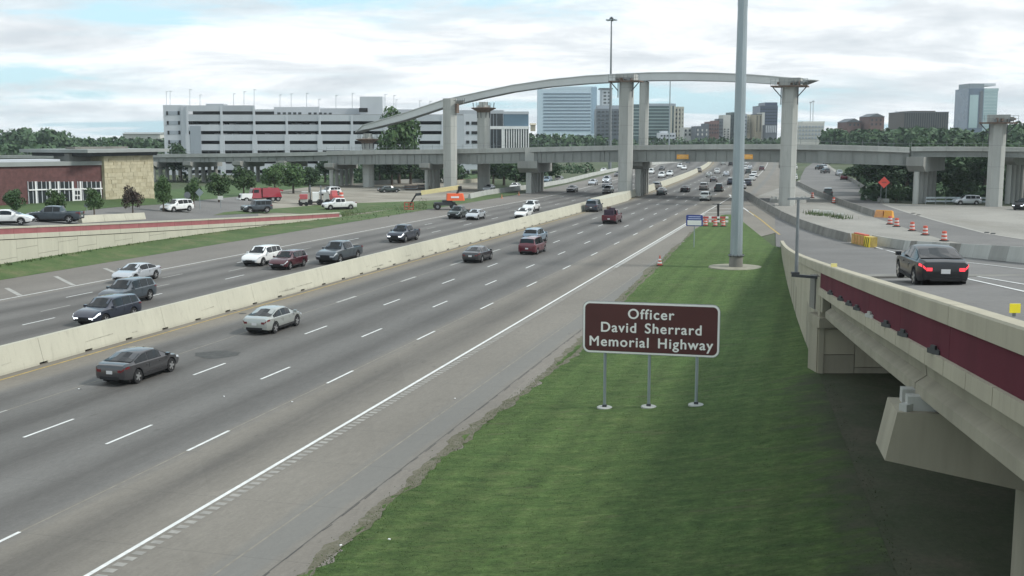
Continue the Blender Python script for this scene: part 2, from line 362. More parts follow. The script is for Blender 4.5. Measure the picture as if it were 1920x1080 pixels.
    def local(s, name, mats, parent, smooth=0, loc=(0, 0, 0), rz=0):
        o = bpy.data.objects.new(name, s.mesh(name, mats, smooth)); COL.objects.link(o); o.parent = parent; o.location = loc; o.rotation_euler = (0, 0, rz); return o
def parent_world(p):
    v = Vector(p.location); q = p.parent
    while q: v = v + Vector(q.location); q = q.parent
    return v
def thing(name, label, cat, loc=(0, 0, 0), rz=0, group=None):
    o = bpy.data.objects.new(name, None); COL.objects.link(o); o.location = loc; o.rotation_euler = (0, 0, rz); o.empty_display_size = .3
    o['label'] = label; o['category'] = cat
    if group: o['group'] = group
    return o
def tag(o, label, cat, group=None, kind=None):
    o['label'] = label; o['category'] = cat
    if group: o['group'] = group
    if kind: o['kind'] = kind
    return o
def struct(name, mb, m, surf=False, smooth=0):
    o = mb.build(name, m, None, smooth); o['kind'] = 'structure'
    if surf: add_surf(o)
    return o
def add_surf(o):
    me = o.data; SURF.append(BVHTree.FromPolygons([v.co + o.location for v in me.vertices], [tuple(p.vertices) for p in me.polygons]))
def inst(name, me, parent, loc=(0, 0, 0), rot=(0, 0, 0), sc=None):
    o = bpy.data.objects.new(name, me); COL.objects.link(o)
    if parent: o.parent = parent
    o.location = loc; o.rotation_euler = rot
    if sc: o.scale = sc
    return o
def set_uv(me, fn):
    uv = me.uv_layers.new(name='UVMap'); vs = me.vertices
    for lp in me.loops: uv.data[lp.index].uv = fn(lp.vertex_index)
def grid(rows):
    """rows: list of equally long lists of points"""
    mb = MB(); k = len(rows[0]); vs = [p for r in rows for p in r]
    fs = [(i * k + j, i * k + j + 1, (i + 1) * k + j + 1, (i + 1) * k + j) for i in range(len(rows) - 1) for j in range(k - 1)]
    mb.add(vs, fs); return mb

# ================================================================== GROUND, ROADS
gm = MB(); gm.add([(-2200, -160, -.06), (2200, -160, -.06), (2200, 3400, -.06), (-2200, 3400, -.06)], [(0, 1, 2, 3)])
struct('ground', gm, M_far, True)
def right_edge(s): return interp(s, [(0, -12.5), (115, -12.5), (150, -3), (200, -7), (260, -9), (560, -10), (1200, -10)])
ts = [-66, -60, -50, -44, -39, -34, -28, -22, -18.4, -15.5, None]
ss = list(range(-30, 240, 10)) + list(range(240, 1300, 20))
rows = []; uvs = []
for s in ss:
    re_ = right_edge(s); rr = []
    for t in ts:
        tt = re_ if t is None else t
        rr.append(RD(s, tt, 0)); uvs.append((tt, s))
    rows.append(rr)
hw = struct('highway', grid(rows), M_road, True); set_uv(hw.data, lambda i: uvs[i])

def ribbon(name, pts, wd, m, parent=None, dz=.006, lift=None):
    rr = []
    for i, p in enumerate(pts):
        a = pts[max(0, i - 1)]; b = pts[min(len(pts) - 1, i + 1)]; d = Vector((b[0] - a[0], b[1] - a[1])).normalized(); n = Vector((-d.y, d.x)) * wd / 2
        rr.append([(p[0] + n.x, p[1] + n.y, p[2] + dz), (p[0] - n.x, p[1] - n.y, p[2] + dz)])
    return grid(rr).build(name, m, parent)
def rline(s0, s1, t, wd, m, name, step=10, dz=.006):
    n = max(1, int((s1 - s0) / step)); return ribbon(name, [RD(s0 + (s1 - s0) * i / n, t) for i in range(n + 1)], wd, m, hw, dz)
rline(10, 700, -18.42, .16, mark, 'edge_line')
rline(30, 700, -38.0, .13, marky, 'yellow_edge_line')
rline(30, 700, -57.6, .15, mark, 'edge_line')
rline(200, 700, -40.3, .13, marky, 'yellow_edge_line')
# profiled rumble strip next to the edge line
for i in range(int(80 / .45)):
    s = 20 + i * .45; mb = MB(); wdt = .34
    mb.add([RD(s, -18.22, .006), RD(s + .26, -18.22, .006), RD(s + .26, -18.22 + wdt, .006), RD(s, -18.22 + wdt, .006)], [(0, 1, 2, 3)])
    o = mb.build('rumble_bar', mat('rumble_marking', (.29, .28, .255), .8, var=.15, scale=2), hw)
rline(100, 175, -18.05, .34, markw, 'rumble_strip')
# lane dashes: 3 m painted, 12.2 m apart
def dash(s, t, wd=.13, ln=3.05, m=mark):
    pts = [RD(s + ln * k / 2, t) for k in range(3)]
    return ribbon('lane_dash', pts, wd, m, hw)
PH = 40.0 - 3.4
for k in range(-2, 36):
    s = PH + 12.19 * k
    for t in (-22.45, -25.95, -29.65): dash(s, t)
    if k % 1 == 0: dash(s + .3, -33.4, .26 if k > 1 else .13, 3.3, markw)
for k in range(0, 24):
    s = 59.3 + 12.0 * k
    dash(s, -48.3, .13); dash(s + 11.3, -53.9, .13, m=markw if k % 2 else mark); dash(s + 5, -51.0, .13, m=markw)
    if k > 2: dash(s + 3, -44.6, .22, m=markw)
seam = mat('faded_seam', (.225, .205, .17), .85, var=.15, scale=2)
for t_ in (-22.45, -33.4, -15.2): rline(16, 190, t_, .07, seam, 'lane_seam', 6, .003)
rline(16, 120, -13.9, .05, mat('dark_seam', (.10, .095, .085), .85, var=.2, scale=3), 'lane_seam', 6, .003)
# chevrons in the left shoulder and in the gore
for px, py, qx, qy in ((12, 540, 38, 554), (104, 518, 138, 535), (196, 503, 225, 515)):
    ribbon('shoulder_chevron', [P(px, py), P(qx, qy)], .35, markw, hw)
for i, (ax, ay, bx_, by_) in enumerate(((1368, 365, 1378, 377), (1335, 386, 1372, 386), (1328, 392, 1372, 391), (1318, 399, 1372, 397), (1310, 406, 1340, 405))):
    ribbon('gore_chevron', [P(ax, ay), P(bx_, by_)], .35 if i == 0 else .9, mark if i == 0 else markw, hw)
# sealed crack along the shoulder, in short runs
rs = random.Random(3)
s = 26.0
while s < 100:
    ln = rs.uniform(.25, 1.6)
    if 50 < s < 56: ln = 2.2
    ribbon('tar_seam', [RD(s, -13.85 + rs.uniform(-.03, .03)), RD(s + ln, -13.85 + rs.uniform(-.03, .03))], .035, mat('bitumen_seal', (.055, .053, .05), .8, var=0), hw, .007); s += ln + rs.uniform(.15, 1.5)
for px, py, wdt in ((405, 664, 1.3), (437, 582, .25), (150, 730, .12), (560, 700, .08), (455, 588, .3)):
    p = P(px, py); mb = MB(); n = 14
    mb.add([(p.x + math.cos(6.283 * i / n) * wdt * rs.uniform(.7, 1.15), p.y + math.sin(6.283 * i / n) * wdt * rs.uniform(.5, 1.0), .008) for i in range(n)], [tuple(range(n))])
    mb.build('oil_stain', mat('oil_stain', (.062, .062, .058), .8, var=.2, scale=3), hw)
# scraps of litter lying on the lanes
for px, py, lb in ((420, 743, 'small pale scrap lying in the lane right of the grey sedan'), (148, 729, 'small pale scrap lying behind the grey sedan'), (548, 753, 'small white scrap lying near the edge line dashes'), (853, 747, 'small white scrap lying on the paved shoulder'),
                   (730, 1011, 'tiny white scrap in the grass near the bottom edge'), (639, 1022, 'pale flat scrap lying where grass meets shoulder'), (1608, 779, 'small pale scrap on the soil below the ramp bridge'), (1484, 894, 'tiny pale scrap in the dark grass')):
    q = P(px, py, .03 if px < 1400 else .6); mb = MB(); mb.box(q, (.07, .05, .03), rs.uniform(0, 3)); o = mb.build('litter', white); tag(o, lb, 'litter')

# ------------------------------------------------------------------ ramp geometry on the right
RY = np.array([4, 17.1, 27.6, 40.5, 49.6, 67.8, 91.5, 119.]); RX = np.array([5.3, 7.7, 9.6, 11.9, 13.6, 17.35, 22.5, 28.5]); RZ = np.array([9.95, 8.97, 8.08, 6.95, 6.13, 4.6, 2.77, .75])
cX = np.polyfit(RY, RX, 3); cZ = np.polyfit(RY, RZ, 3)
def XL(y): return float(np.polyval(cX, min(y, 121))) + max(0, y - 121) * .23
def ZC(y): return float(np.polyval(cZ, min(y, 121)))
def XR(y): return interp(y, [(0, XL(0) + 14), (49.6, XL(49.6) + 14), (56, 33.2), (74, 33.9), (91, 36), (107, 37), (119, 35.8), (146.7, 37.6), (179.7, 41.2), (219, 45.9)])
def ZD(y): return max(0.0, ZC(y) - .78) if y < 119 else 0
def nrm(y):
    d = Vector((XL(y + 1) - XL(y - 1), 2.0)).normalized(); return (-d.y, d.x), d          # left normal, direction
rows = []
for i in range(0, 216, 3):
    y = 4 + i if i < 200 else 4 + i
    if y > 218: break
    xa = XL(y) + .28 if y < 121 else XL(y) - .5; xb = XR(y)
    rows.append([(xa + (xb - xa) * k / 6, y, ZD(y) + .014 + (.02 * (xb - xa) * k / 6 if y < 110 else .02 * (xb - xa) * k / 6 * max(0, (125 - y) / 15))) for k in range(7)] +
                [(xb + 2, y, ZD(y) * .95), (xb + 14 + ZD(y), y, -.05)] if y > 52 else
                [(xa + (xb - xa) * k / 6, y, ZD(y) + .014 + .02 * (xb - xa) * k / 6) for k in range(7)] + [(xb + .01, y, ZD(y)), (xb + .02, y, ZD(y) - .1)])
struct('ramp_road', grid(rows), M_asph, True)

# ------------------------------------------------------------------ central grass between highway and ramp
def edge_x(y, t):
    s = y
    for _ in range(4): tt = t * g_(s); s = (y + tt * math.sin(TH)) / math.cos(TH)
    return s * math.sin(TH) + tt * math.cos(TH)
def gedge(s): return interp(s, [(0, -12.75), (28, -12.9), (45, -13.2), (61, -12.9), (87, -14.2), (145, -16.0), (176, -16.4)])
ZW = [(0, 1.2), (49.6, 1.2), (68, .7), (92, .3), (119, 0), (200, 0)]
def grass_z(x, y):
    xl = edge_x(y, gedge(y)); xw = XL(y) - .1; f = max(0, min(1, (x - xl) / max(.5, xw - xl)))
    return .012 + interp(y, ZW) * f * f
rows = []; y = 14.0; rj = random.Random(5); j = 0; ys = []
while y < 171: ys.append(y); y += .22 if y < 70 else .9
for y in ys:
    j = j * .72 + rj.uniform(-.17, .17)
    xa = edge_x(y, gedge(y)) + j + .12 * math.sin(y * 1.7)
    if y > 150: xa += (y - 150) * .08
    xb = XL(y) + .1
    if y > 121: xb = XL(y) - .75 - (y - 121) * .12
    n = 60 if True else 26; rows.append([(xa + (xb - xa) * k / n, y, grass_z(xa + (xb - xa) * k / n, y) - (.03 if k == 0 else 0)) for k in range(n + 1)])
gb = grid(rows); n = 60; gb.m = []
for i in range(len(rows) - 1):
    for k in range(n):
        gb.m.append(0)
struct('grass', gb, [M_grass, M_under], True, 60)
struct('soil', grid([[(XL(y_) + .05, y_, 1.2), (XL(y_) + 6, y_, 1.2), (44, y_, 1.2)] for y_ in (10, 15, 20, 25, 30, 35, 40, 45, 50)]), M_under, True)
fr_rows = []; jj = 0; j1 = 0
for y in ys:
    if y > 140: break
    jj = jj * .8 + rj.uniform(-.14, .14); j1 = j1 * .9 + rj.uniform(-.10, .10); xe = edge_x(y, gedge(y))
    fr_rows.append([(xe - .10 + jj * .8 - max(0, .22 * math.sin(y * .33)), y, .007), (xe + .15, y, .010), (xe + .42 + j1, y, grass_z(xe + .42, y) + .006)])
struct('dirt_fringe', grid(fr_rows), ground_material('dirt_fringe', [(.3, (.085, .085, .052)), (.5, (.125, .118, .085)), (.7, (.17, .16, .13))], 2.2, fine=(.7, 1.3), patch=(.05, .07, .03), fs=12))
# blades and tufts of grass
def blades(name, pts, hmin, hmax, wdt, m, label, seed=1):
    r = np.random.RandomState(seed); n = len(pts); pts = np.array(pts, dtype=np.float32); a = r.uniform(0, 6.283, n); h = r.uniform(hmin, hmax, n); lean = r.uniform(-.5, .5, (n, 2)) * h[:, None]
    dx = np.cos(a) * wdt; dy = np.sin(a) * wdt
    v = np.zeros((n, 3, 3), np.float32); v[:, 0] = pts; v[:, 1] = pts; v[:, 2] = pts
    v[:, 0, 0] -= dx; v[:, 0, 1] -= dy; v[:, 1, 0] += dx; v[:, 1, 1] += dy; v[:, 2, 0] += lean[:, 0]; v[:, 2, 1] += lean[:, 1]; v[:, 2, 2] += h
    me = bpy.data.meshes.new(name); me.vertices.add(n * 3); me.vertices.foreach_set('co', v.ravel()); me.loops.add(n * 3); me.loops.foreach_set('vertex_index', np.arange(n * 3, dtype=np.int32))
    me.polygons.add(n); me.polygons.foreach_set('loop_start', np.arange(0, n * 3, 3, dtype=np.int32)); me.materials.append(m); me.update(); me.validate()
    o = bpy.data.objects.new(name, me); COL.objects.link(o); tag(o, label, 'grass', kind='stuff'); return o
pts = []; rj = random.Random(11)
for _ in range(60000):
    y = 18 + 95 * rj.random() ** 1.3; xa = edge_x(y, gedge(y)) + .15; xb = XL(y) - .3 if y > 49.6 else XL(y) + .6
    x = xa + (xb - xa) * rj.random(); pts.append((x, y, grass_z(x, y) - .01))
for _ in range(9000):
    y = 22 + 90 * rj.random() ** 1.4; x = edge_x(y, gedge(y)) + .15 + rj.gauss(.16, .22); pts.append((x, y, .0))
blades('grass_blades', pts, .012, .045, .02, M_grass, 'short green grass blades over the wedge between highway and ramp')

# ------------------------------------------------------------------ left verge, wall, frontage
wb = [P(0, 497, .8), P(213, 458, .6), P(417, 437, .4), P(633, 407, .2)]
wt = [4.07, 2.9, 2.12, .9]
wy = [p.y for p in wb]; kx = np.polyfit(wy, [p.x for p in wb], 2); kt = np.polyfit(wy, wt, 2); kb = np.polyfit(wy, [p.z for p in wb], 1)
Y1 = wb[-1].y; Y0 = wb[0].y - 34
def WX(y): return float(np.polyval(kx, y))
def WT(y): return float(np.polyval(kt, y)) if y > 90 else float(np.polyval(kt, 90)) + (90 - y) * .03
def WB(y): return float(np.polyval(kb, y))
wys = [Y0 + (Y1 - Y0) * i / 40 for i in range(41)]
rows = []
for y in wys:
    s, _ = to_st(Vector((WX(y), y, 0))); a = RD(s, -66, .012); b = Vector((WX(y), y, WB(y)))
    rows.append([tuple(a.lerp(b, k / 5))[:2] + (.012 + (b.z) * (k / 5) ** 1.3,) for k in range(6)])
for (px, py, z) in ((700, 398, .25), (780, 385, .15), (860, 374, .08), (945, 361, .03)):
    b = P(px, py, z); s, _ = to_st(b); a = RD(s, -66, .012); rows.append([tuple(a.lerp(b, k / 5)) for k in range(6)])
vg = struct('left_verge', grid(rows), M_rough, True, 60)
VU = [Vector(r[-1]) for r in rows[41:]]                    # upper edge of the verge past the wall end
B = [(-260, 470, 3.2), (0, 420, 3.0), (127, 399, 2.6), (217, 388, 2.3), (307, 383, 2.0), (350, 378, 1.7), (460, 367, 1.2), (520, 358, .5), (600, 348, .05), (760, 338, .02), (900, 338, .02)]
Bp = [P(*b) for b in B]
def sample(pts, n):
    L_ = [0]
    for a, b in zip(pts, pts[1:]): L_.append(L_[-1] + (Vector(b) - Vector(a)).length)
    o = []
    for i in range(n):
        d = L_[-1] * i / (n - 1)
        for k in range(len(pts) - 1):
            if d <= L_[k + 1] + 1e-6: o.append(Vector(pts[k]).lerp(Vector(pts[k + 1]), (d - L_[k]) / max(1e-6, L_[k + 1] - L_[k]))); break
    return o
front = [Vector((WX(y) - .3, y, WT(y) - .95)) for y in wys] + [v + Vector((0, 0, -.02)) for v in VU]
nA = 60; fA = sample(front, nA)
# pair each front point with the back edge point in the same direction from the camera
def azi(p): return math.atan2(p.x, p.y)
Bs = sample(Bp, 200)
rows = []
for a in fA:
    b = min(Bs, key=lambda q: abs(azi(q) - azi(a))) if azi(a) > azi(Bs[0]) else Bs[0]
    rows.append([tuple(a.lerp(b, k / 6)) for k in range(7)])
fr = grid(rows); fr.m = []
for i in range(nA - 1):
    for k in range(6): fr.m.append(1 if azi(fA[i]) > -.225 else 0)
struct('frontage_road', fr, [M_asph, M_dirt], True, 60)
C = [(-260, 404, 2.6), (0, 385, 2.75), (193, 372, 3.1), (285, 367, 3.1), (330, 360, 2.6), (430, 348, 1.0), (600, 338, .03), (760, 328, .0), (900, 330, 0)]
Cs = sample([P(*c) for c in C], 60); rows = []
for c in Cs:
    b = min(Bs, key=lambda q: abs(azi(q) - azi(c)))
    bk = c + c.xy.normalized().to_3d() * 30; bk.z = -.05
    rows.append([tuple(b + Vector((0, 0, .01))), tuple(b.lerp(c, .33)), tuple(b.lerp(c, .66)), tuple(c), tuple(c + c.xy.normalized().to_3d() * 12), tuple(bk)])
struct('lawn', grid(rows), ground_material('lawn_grass', [(.25, (.050, .088, .034)), (.5, (.066, .108, .042)), (.75, (.09, .13, .055))], .3, fine=(.8, 1.2)), True, 60)
def sheet_px(name, poly, m, z=.01, dz=None, surf=True):
    """polygon given by photograph pixels, laid on height z (or on what is there, raised by dz)"""
    pts = [(hit(*p) + Vector((0, 0, dz))) if dz else P(p[0], p[1], z) for p in poly]
    mb = MB(); mb.add([tuple(p) for p in pts], [tuple(range(len(pts)))]); return struct(name, mb, m, surf)
def strip_px(name, lo, hi, m, dz=.02, n=30, surf=False):
    A = sample([hit(*p) for p in lo], n); Bq = sample([hit(*p) for p in hi], n); rows = []
    for a, b in zip(A, Bq):
        r = []
        for k in range(5):
            q = a.lerp(b, k / 4); r.append((q.x, q.y, max(gz(q.x, q.y), 0) + dz))
        rows.append(r)
    return struct(name, grid(rows), m, surf, 60)
strip_px('median_grass', [(400, 404), (520, 399), (640, 403), (700, 397), (790, 385), (850, 376)], [(420, 398), (520, 391), (620, 382), (700, 380), (790, 377), (850, 374)], M_rough, .03)
strip_px('dirt_patch', [(500, 374), (640, 378), (760, 371), (880, 358)], [(540, 358), (640, 354), (760, 347), (880, 346)], M_dirt, .015)

# ------------------------------------------------------------------ right side frontage
ap = [(XR(y) + (1 if y > 118 else 8), y) for y in (60, 90, 119, 147, 180, 219)]
mb = MB(); far_r = [P(1520, 330), P(1510, 315), P(1530, 302), P(1545, 302), P(1560, 314), P(1600, 338), P(1636, 366), P(1655, 381), P(1714, 383), P(1915, 387), P(2100, 392)]
pl = [(x, y, .005) for x, y in ap] + [(p.x, p.y, .005) for p in far_r] + [(140, 110, .005), (120, 60, .005)]
mb.add(pl, [tuple(range(len(pl)))]); struct('gravel_apron', mb, M_apron, True)
lo = [(1530, 301), (1510, 315), (1502, 330), (1498, 347), (1535, 365), (1580, 383), (1640, 408), (1700, 428), (1770, 450), (1850, 466), (2000, 490)]
hi = [(1541, 301), (1552, 312), (1572, 328), (1600, 340), (1636, 369), (1655, 382), (1700, 397), (1760, 414), (1850, 437), (1920, 448), (2060, 470)]
mb = grid([[tuple(P(*a, .012)), tuple(P(*b, .012))] for a, b in zip(lo, hi)]); struct('right_frontage_road', mb, M_asph, True)
ribbon('faded_curb_line', [P(*p, .012) for p in ((1655, 383), (1700, 398), (1760, 415), (1850, 438), (1920, 449))], .5, mat('dusty_kerb', (.34, .33, .30), .9), None, .02)['kind'] = 'structure'
for i, (px, py) in enumerate(((1712, 400), (1722, 403), (1850, 436), (1862, 438))):
    q = P(px, py, .03); mb = MB(); mb.box((q.x, q.y, .045), (1.6, .5, .03), 1.1); o = mb.build('tar_patch', dark); o['kind'] = 'structure'
for pts_ in (((1640, 463), (1690, 477), (1745, 484), (1805, 491), (1930, 506)), ((1805, 514), (1930, 535)), ((1805, 521), (1930, 549))):
    ribbon('ramp_line', sample([hit(*p) for p in pts_], 14), .17, mark, None, .012)['kind'] = 'structure'
for pts_, m in ((((1391, 388), (1414, 404)), mark), (((1404, 396), (1428, 413), (1446, 428), (1462, 440)), marky)):
    ribbon('ramp_line', sample([hit(*p) for p in pts_], 8), .22, m, None, .014)['kind'] = 'structure'

# ================================================================== BARRIERS
def barrier_seg(L_, hgt=1.37, wb_=.42, wt_=.13, slots=True, gap=.02):
    mb = MB(); L2 = L_ - gap; z0 = .12 if slots else 0
    poly = [(-wb_, z0), (wb_, z0), (wb_ * .93, .28), (wt_, hgt), (-wt_, hgt), (-wb_ * .93, .28)]
    mb.add([(0, y, z) for y, z in poly] + [(L2, y, z) for y, z in poly], [(5, 4, 3, 2, 1, 0), (6, 7, 8, 9, 10, 11)] + [(i, (i + 1) % 6, (i + 1) % 6 + 6, i + 6) for i in range(6)])
    if slots:
        n = max(1, round(L_ / 3.66)); p = L_ / n
        for i in range(n): mb.box((p * i + (p - .62) / 2 + .31, 0, .06), (p - .62, 2 * wb_, .121))
        mb.box((L2 / 2, 0, .06), (L2, .3, .118), mi=1)  # black core: shade inside the drain slots put into its colour
    return mb.mesh('barrier_segment', [cream, dark])
med = thing('median_barrier', 'long cream concrete median barrier with dark drain slots along its foot', 'barrier', tuple(RD(40, -39.1)))
SEG = 10.98; sm_ = barrier_seg(SEG); s = 27.3; org = med.location
k = 0
while s < 600:
    a = RD(s, -39.1); b = RD(s + SEG, -39.1); L_ = (b - a).length; h_ = math.atan2(b.y - a.y, b.x - a.x)
    o = inst('barrier_segment', sm_, med, a - org, (0, 0, h_), (L_ / SEG, 1, 1)); s += SEG
scuff = mat('tyre_scuff', (.36, .35, .285), .9, var=.25, scale=3); rs2 = random.Random(8)
for i in range(26):
    s_ = rs2.uniform(44, 180); ln = rs2.uniform(.4, 2.6); z_ = rs2.uniform(.30, .75); w2 = rs2.uniform(.015, .05)
    def bf(q, z): return RD(q, -39.1 + (.40 - (z - .28) * .245) / g_(q) + .004, z)
    mb = MB(); mb.add([bf(s_, z_), bf(s_ + ln, z_ + rs2.uniform(-.1, .1)), bf(s_ + ln, z_ + w2 + .02), bf(s_, z_ + w2)], [(0, 1, 2, 3)]); mb.build('tyre_scuff', scuff, med)
# wider collar round the pier on the median
mb = MB(); a = RD(182, -39.1); b = RD(214, -39.1); dd = (b - a).normalized(); nn = Vector((-dd.y, dd.x, 0))
path = [(RD(s, -39.1), (nn.x, nn.y)) for s in (180, 188, 206, 216)]
for i, (wd_) in enumerate((.46, 1.5, 1.5, .46)): pass
prev = None; vs = []; W_ = (.46, 1.55, 1.55, .46)
for (p, q), wd_ in zip(path, W_):
    vs += [p + nn * wd_, p - nn * wd_, p - nn * (wd_ - .3) + Vector((0, 0, 1.39)), p + nn * (wd_ - .3) + Vector((0, 0, 1.39))]
mb.add(vs, [(3, 2, 1, 0), (12, 13, 14, 15)] + [(i * 4 + k, i * 4 + (k + 1) % 4, i * 4 + 4 + (k + 1) % 4, i * 4 + 4 + k) for i in range(3) for k in range(4)])
mb.build('pier_collar', cream, med)

def run_barrier(name, pts, label, hgt=.84, m=conc, seg=3.6, wb_=.30, group=None, mats=None, n0=None):
    pts = [Vector(p) for p in pts]; tot = sum((b - a).length for a, b in zip(pts, pts[1:])); n = max(1, round(tot / seg)); sp = sample(pts, n + 1)
    t = thing(name, label, 'barrier', tuple(sp[0]), group=group); cache = {}
    for i in range(n):
        a, b = sp[i], sp[i + 1]; L_ = (b - a).length; mm = (mats or [m])[i % len(mats or [m])]
        mb = MB(); pl = [(-wb_, 0), (wb_, 0), (wb_ * .9, .2), (.09, hgt), (-.09, hgt), (-wb_ * .9, .2)]
        mb.add([(0, y, z) for y, z in pl] + [(L_ - .04, y, z) for y, z in pl], [(5, 4, 3, 2, 1, 0), (6, 7, 8, 9, 10, 11)] + [(q, (q + 1) % 6, (q + 1) % 6 + 6, q + 6) for q in range(6)])
        o = bpy.data.objects.new('barrier_segment', mb.mesh('barrier_segment', mm)); COL.objects.link(o); o.parent = t; o.location = a - sp[0]
        d = b - a; o.rotation_euler = (0, -math.atan2(d.z, d.xy.length), math.atan2(d.y, d.x))
    return t
rb = [hit(*p) for p in ((1386, 358), (1400, 369), (1420, 381), (1441, 394), (1468, 410), (1500, 425), (1545, 441), (1592, 454))]
run_barrier('concrete_barrier', rb, 'dark grey concrete barrier curving along the right edge of the ramp', 1.0, conc_d, 4.5)
rb = [hit(*p) for p in ((1636, 457), (1693, 468), (1793, 480), (1921, 493))]
rb = rb + [rb[-1] + (rb[-1] - rb[-2]) * .8]
run_barrier('concrete_barrier', rb, 'pale grey segmented barrier behind the black sedan on the ramp', .98, conc, 4.5, mats=[conc_l, conc, conc_l, conc_d, conc_l])
rb = [P(*p) for p in ((1484, 344), (1500, 349), (1530, 365), (1577, 384), (1638, 406))]
run_barrier('concrete_barrier', rb, 'grey concrete barrier leading down to the orange end block on the right frontage', .95, conc_d, 5)
rb = [P(*p) for p in ((1573, 329), (1600, 341), (1620, 354), (1636, 369), (1654, 381))]
run_barrier('concrete_barrier', rb, 'weathered low wall along the tree side of the right frontage road', .8, conc_d, 5)
rb = [P(*p) for p in ((880, 373), (915, 365), (965, 358), (1010, 352), (1060, 343), (1110, 330), (1165, 318), (1225, 309), (1300, 301))]
run_barrier('concrete_barrier', rb, 'long pale concrete wall on the far left side of the left roadway', 1.0, conc_l, 7)
rb = [hit(*p) for p in ((150, 418), (270, 411))]
run_barrier('concrete_barrier', rb, 'short low cream barrier on the frontage behind the banded wall', .8, cream, 4)
rb = [P(*p, 0) for p in ((700, 346), (745, 344), (830, 341))]
run_barrier('concrete_barrier', rb, 'pale low wall in front of the trees left of the tall front pier', 1.0, conc, 6)

# attenuator with chevrons, orange end block
def block_px(name, pxl, pxr, ytop, z0, label, cat, body_m, stripes=None, depth=1.0, hz=None):
    a = hit(*pxl); b = hit(*pxr); d = b - a; L_ = d.length; rz = math.atan2(d.y, d.x); h_ = hz
    t = thing(name, label, cat, tuple(a), rz)
    mb = MB(); mb.box((L_ / 2, depth / 2, h_ / 2), (L_, depth, h_)); mb.local('body', body_m, t)
    return t, L_, h_
t, L_, h_ = block_px('crash_cushion', (1596, 456), (1631, 464), 436, 0, 'yellow crash cushion with black and yellow chevron face at the barrier gap', 'crash cushion', mat('dirty_yellow', (.50, .37, .10), .7, var=.2, scale=1.2), None, .8, 1.1)
for i in range(4):
    mb = MB(); mb.box((L_ * (.12 + .16 * i), -.03, h_ * .5), (L_ * .11, .05, h_ * .86)); mb.local('bay_panel', mat('dusty_orange_panel', (.55, .30, .10), .7, var=.15, scale=2), t)
nose = MB(); nose.box((L_ * .86, -.05, h_ * .5), (L_ * .30, .06, h_ * .98)); nf = nose.local('chevron_plate', yellow, t)
for i in range(3):
    mb = MB(); x0 = L_ * .715 + i * L_ * .09; mb.add([(x0, -.09, .04), (x0 + .17, -.09, .04), (x0 + .45, -.09, h_ * .96), (x0 + .28, -.09, h_ * .96)], [(0, 1, 2, 3)]); mb.local('stripe', blackr, t)
mb = MB(); mb.box((L_ * .35, .4, h_ + .06), (L_ * .6, .5, .12)); mb.local('lid', orange, t)
a = P(1641, 407); t = thing('water_barrier', 'orange and yellow barrier end block beside the row of drums', 'barrier', tuple(a), R(-38))
for i in range(2):
    mb = MB(); mb.prism([(i * 1.35, -.5), (i * 1.35 + 1.3, -.5), (i * 1.35 + 1.3, .5), (i * 1.35, .5)], 0, .95, top=[(i * 1.35 + .1, -.28), (i * 1.35 + 1.2, -.28), (i * 1.35 + 1.2, .28), (i * 1.35 + .1, .28)]); mb.local('module', [mat('faded_orange', (.62, .30, .12), .7, var=.12, scale=1.5), amber][i % 2], t)
mb = MB(); mb.box((1.3, 0, 1.0), (2.3, .35, .1)); mb.local('top_rail', amber, t)

# ================================================================== RAMP BRIDGE AND WALL
cap_y = [4 + i * 1.9 for i in range(62)]; cap_y = [y for y in cap_y if y < 120.5]
def rp(y): return (XL(y), y, ZC(y)), nrm(y)[0]
br = thing('ramp_bridge', 'cream ramp bridge with a maroon band, concrete girders and a hammerhead bent', 'bridge', (XL(24), 24, 0))
ybr = [4 + i * (49.6 - 4) / 24 for i in range(25)]
def span(n_, z_, ys_, name, m, parent, prof):
    mb = MB(); mb.sweep([rp(y) for y in ys_], prof); return mb.build(name, m, parent)
n_cap = 8
for i in range(n_cap):
    ya, yb = 4 + (49.6 - 4) * i / n_cap, 4 + (49.6 - 4) * (i + 1) / n_cap - .03; yy = [ya + (yb - ya) * k / 4 for k in range(5)]
    span(0, 0, yy, 'parapet_cap', cream_ramp, br, [(-.30, 0), (.02, 0), (.05, -.04), (.05, -.40), (-.28, -.42)])
    span(0, 0, yy, 'maroon_panel', maroon, br, [(-.26, -.421), (0, -.421), (0, -1.07), (-.26, -1.07)])
yb = 4.2
while yb < 49:
    y2 = min(49.58, yb + 1.88); span(0, 0, [yb, (yb + y2) / 2, y2 - .035], 'ledge_block', cream_ramp, br, [(-.24, -1.071), (.09, -1.071), (.09, -1.38), (-.24, -1.38)]); yb += 1.88
span(0, 0, ybr, 'deck_slab', conc_d, br, [(-.27, -.82), (-.27, -1.33), (-.6, -1.40), (-14, -1.16), (-14, -.55)])
for gi, off in enumerate((0, -2.5, -5.0, -7.5, -10, -12.3)):
    for (ya, yb) in ((4, 25.4), (25.5, 48.6)):
        yy = [ya + (yb - ya) * k / 8 for k in range(9)]; o = off - .30
        dzg = -1.40 if gi == 0 else -1.36
        span(0, 0, yy, 'girder', cream_ramp_d if gi == 0 else conc_d, br, [(o + .12, dzg), (o + .12, dzg - .09), (o - .08, dzg - .16), (o - .13, dzg - .52), (o + .12, dzg - .70), (o + .12, dzg - .95), (o - .62, dzg - .95), (o - .62, dzg - .70), (o - .37, dzg - .52), (o - .42, dzg - .16), (o - .62, dzg - .09), (o - .62, dzg)])
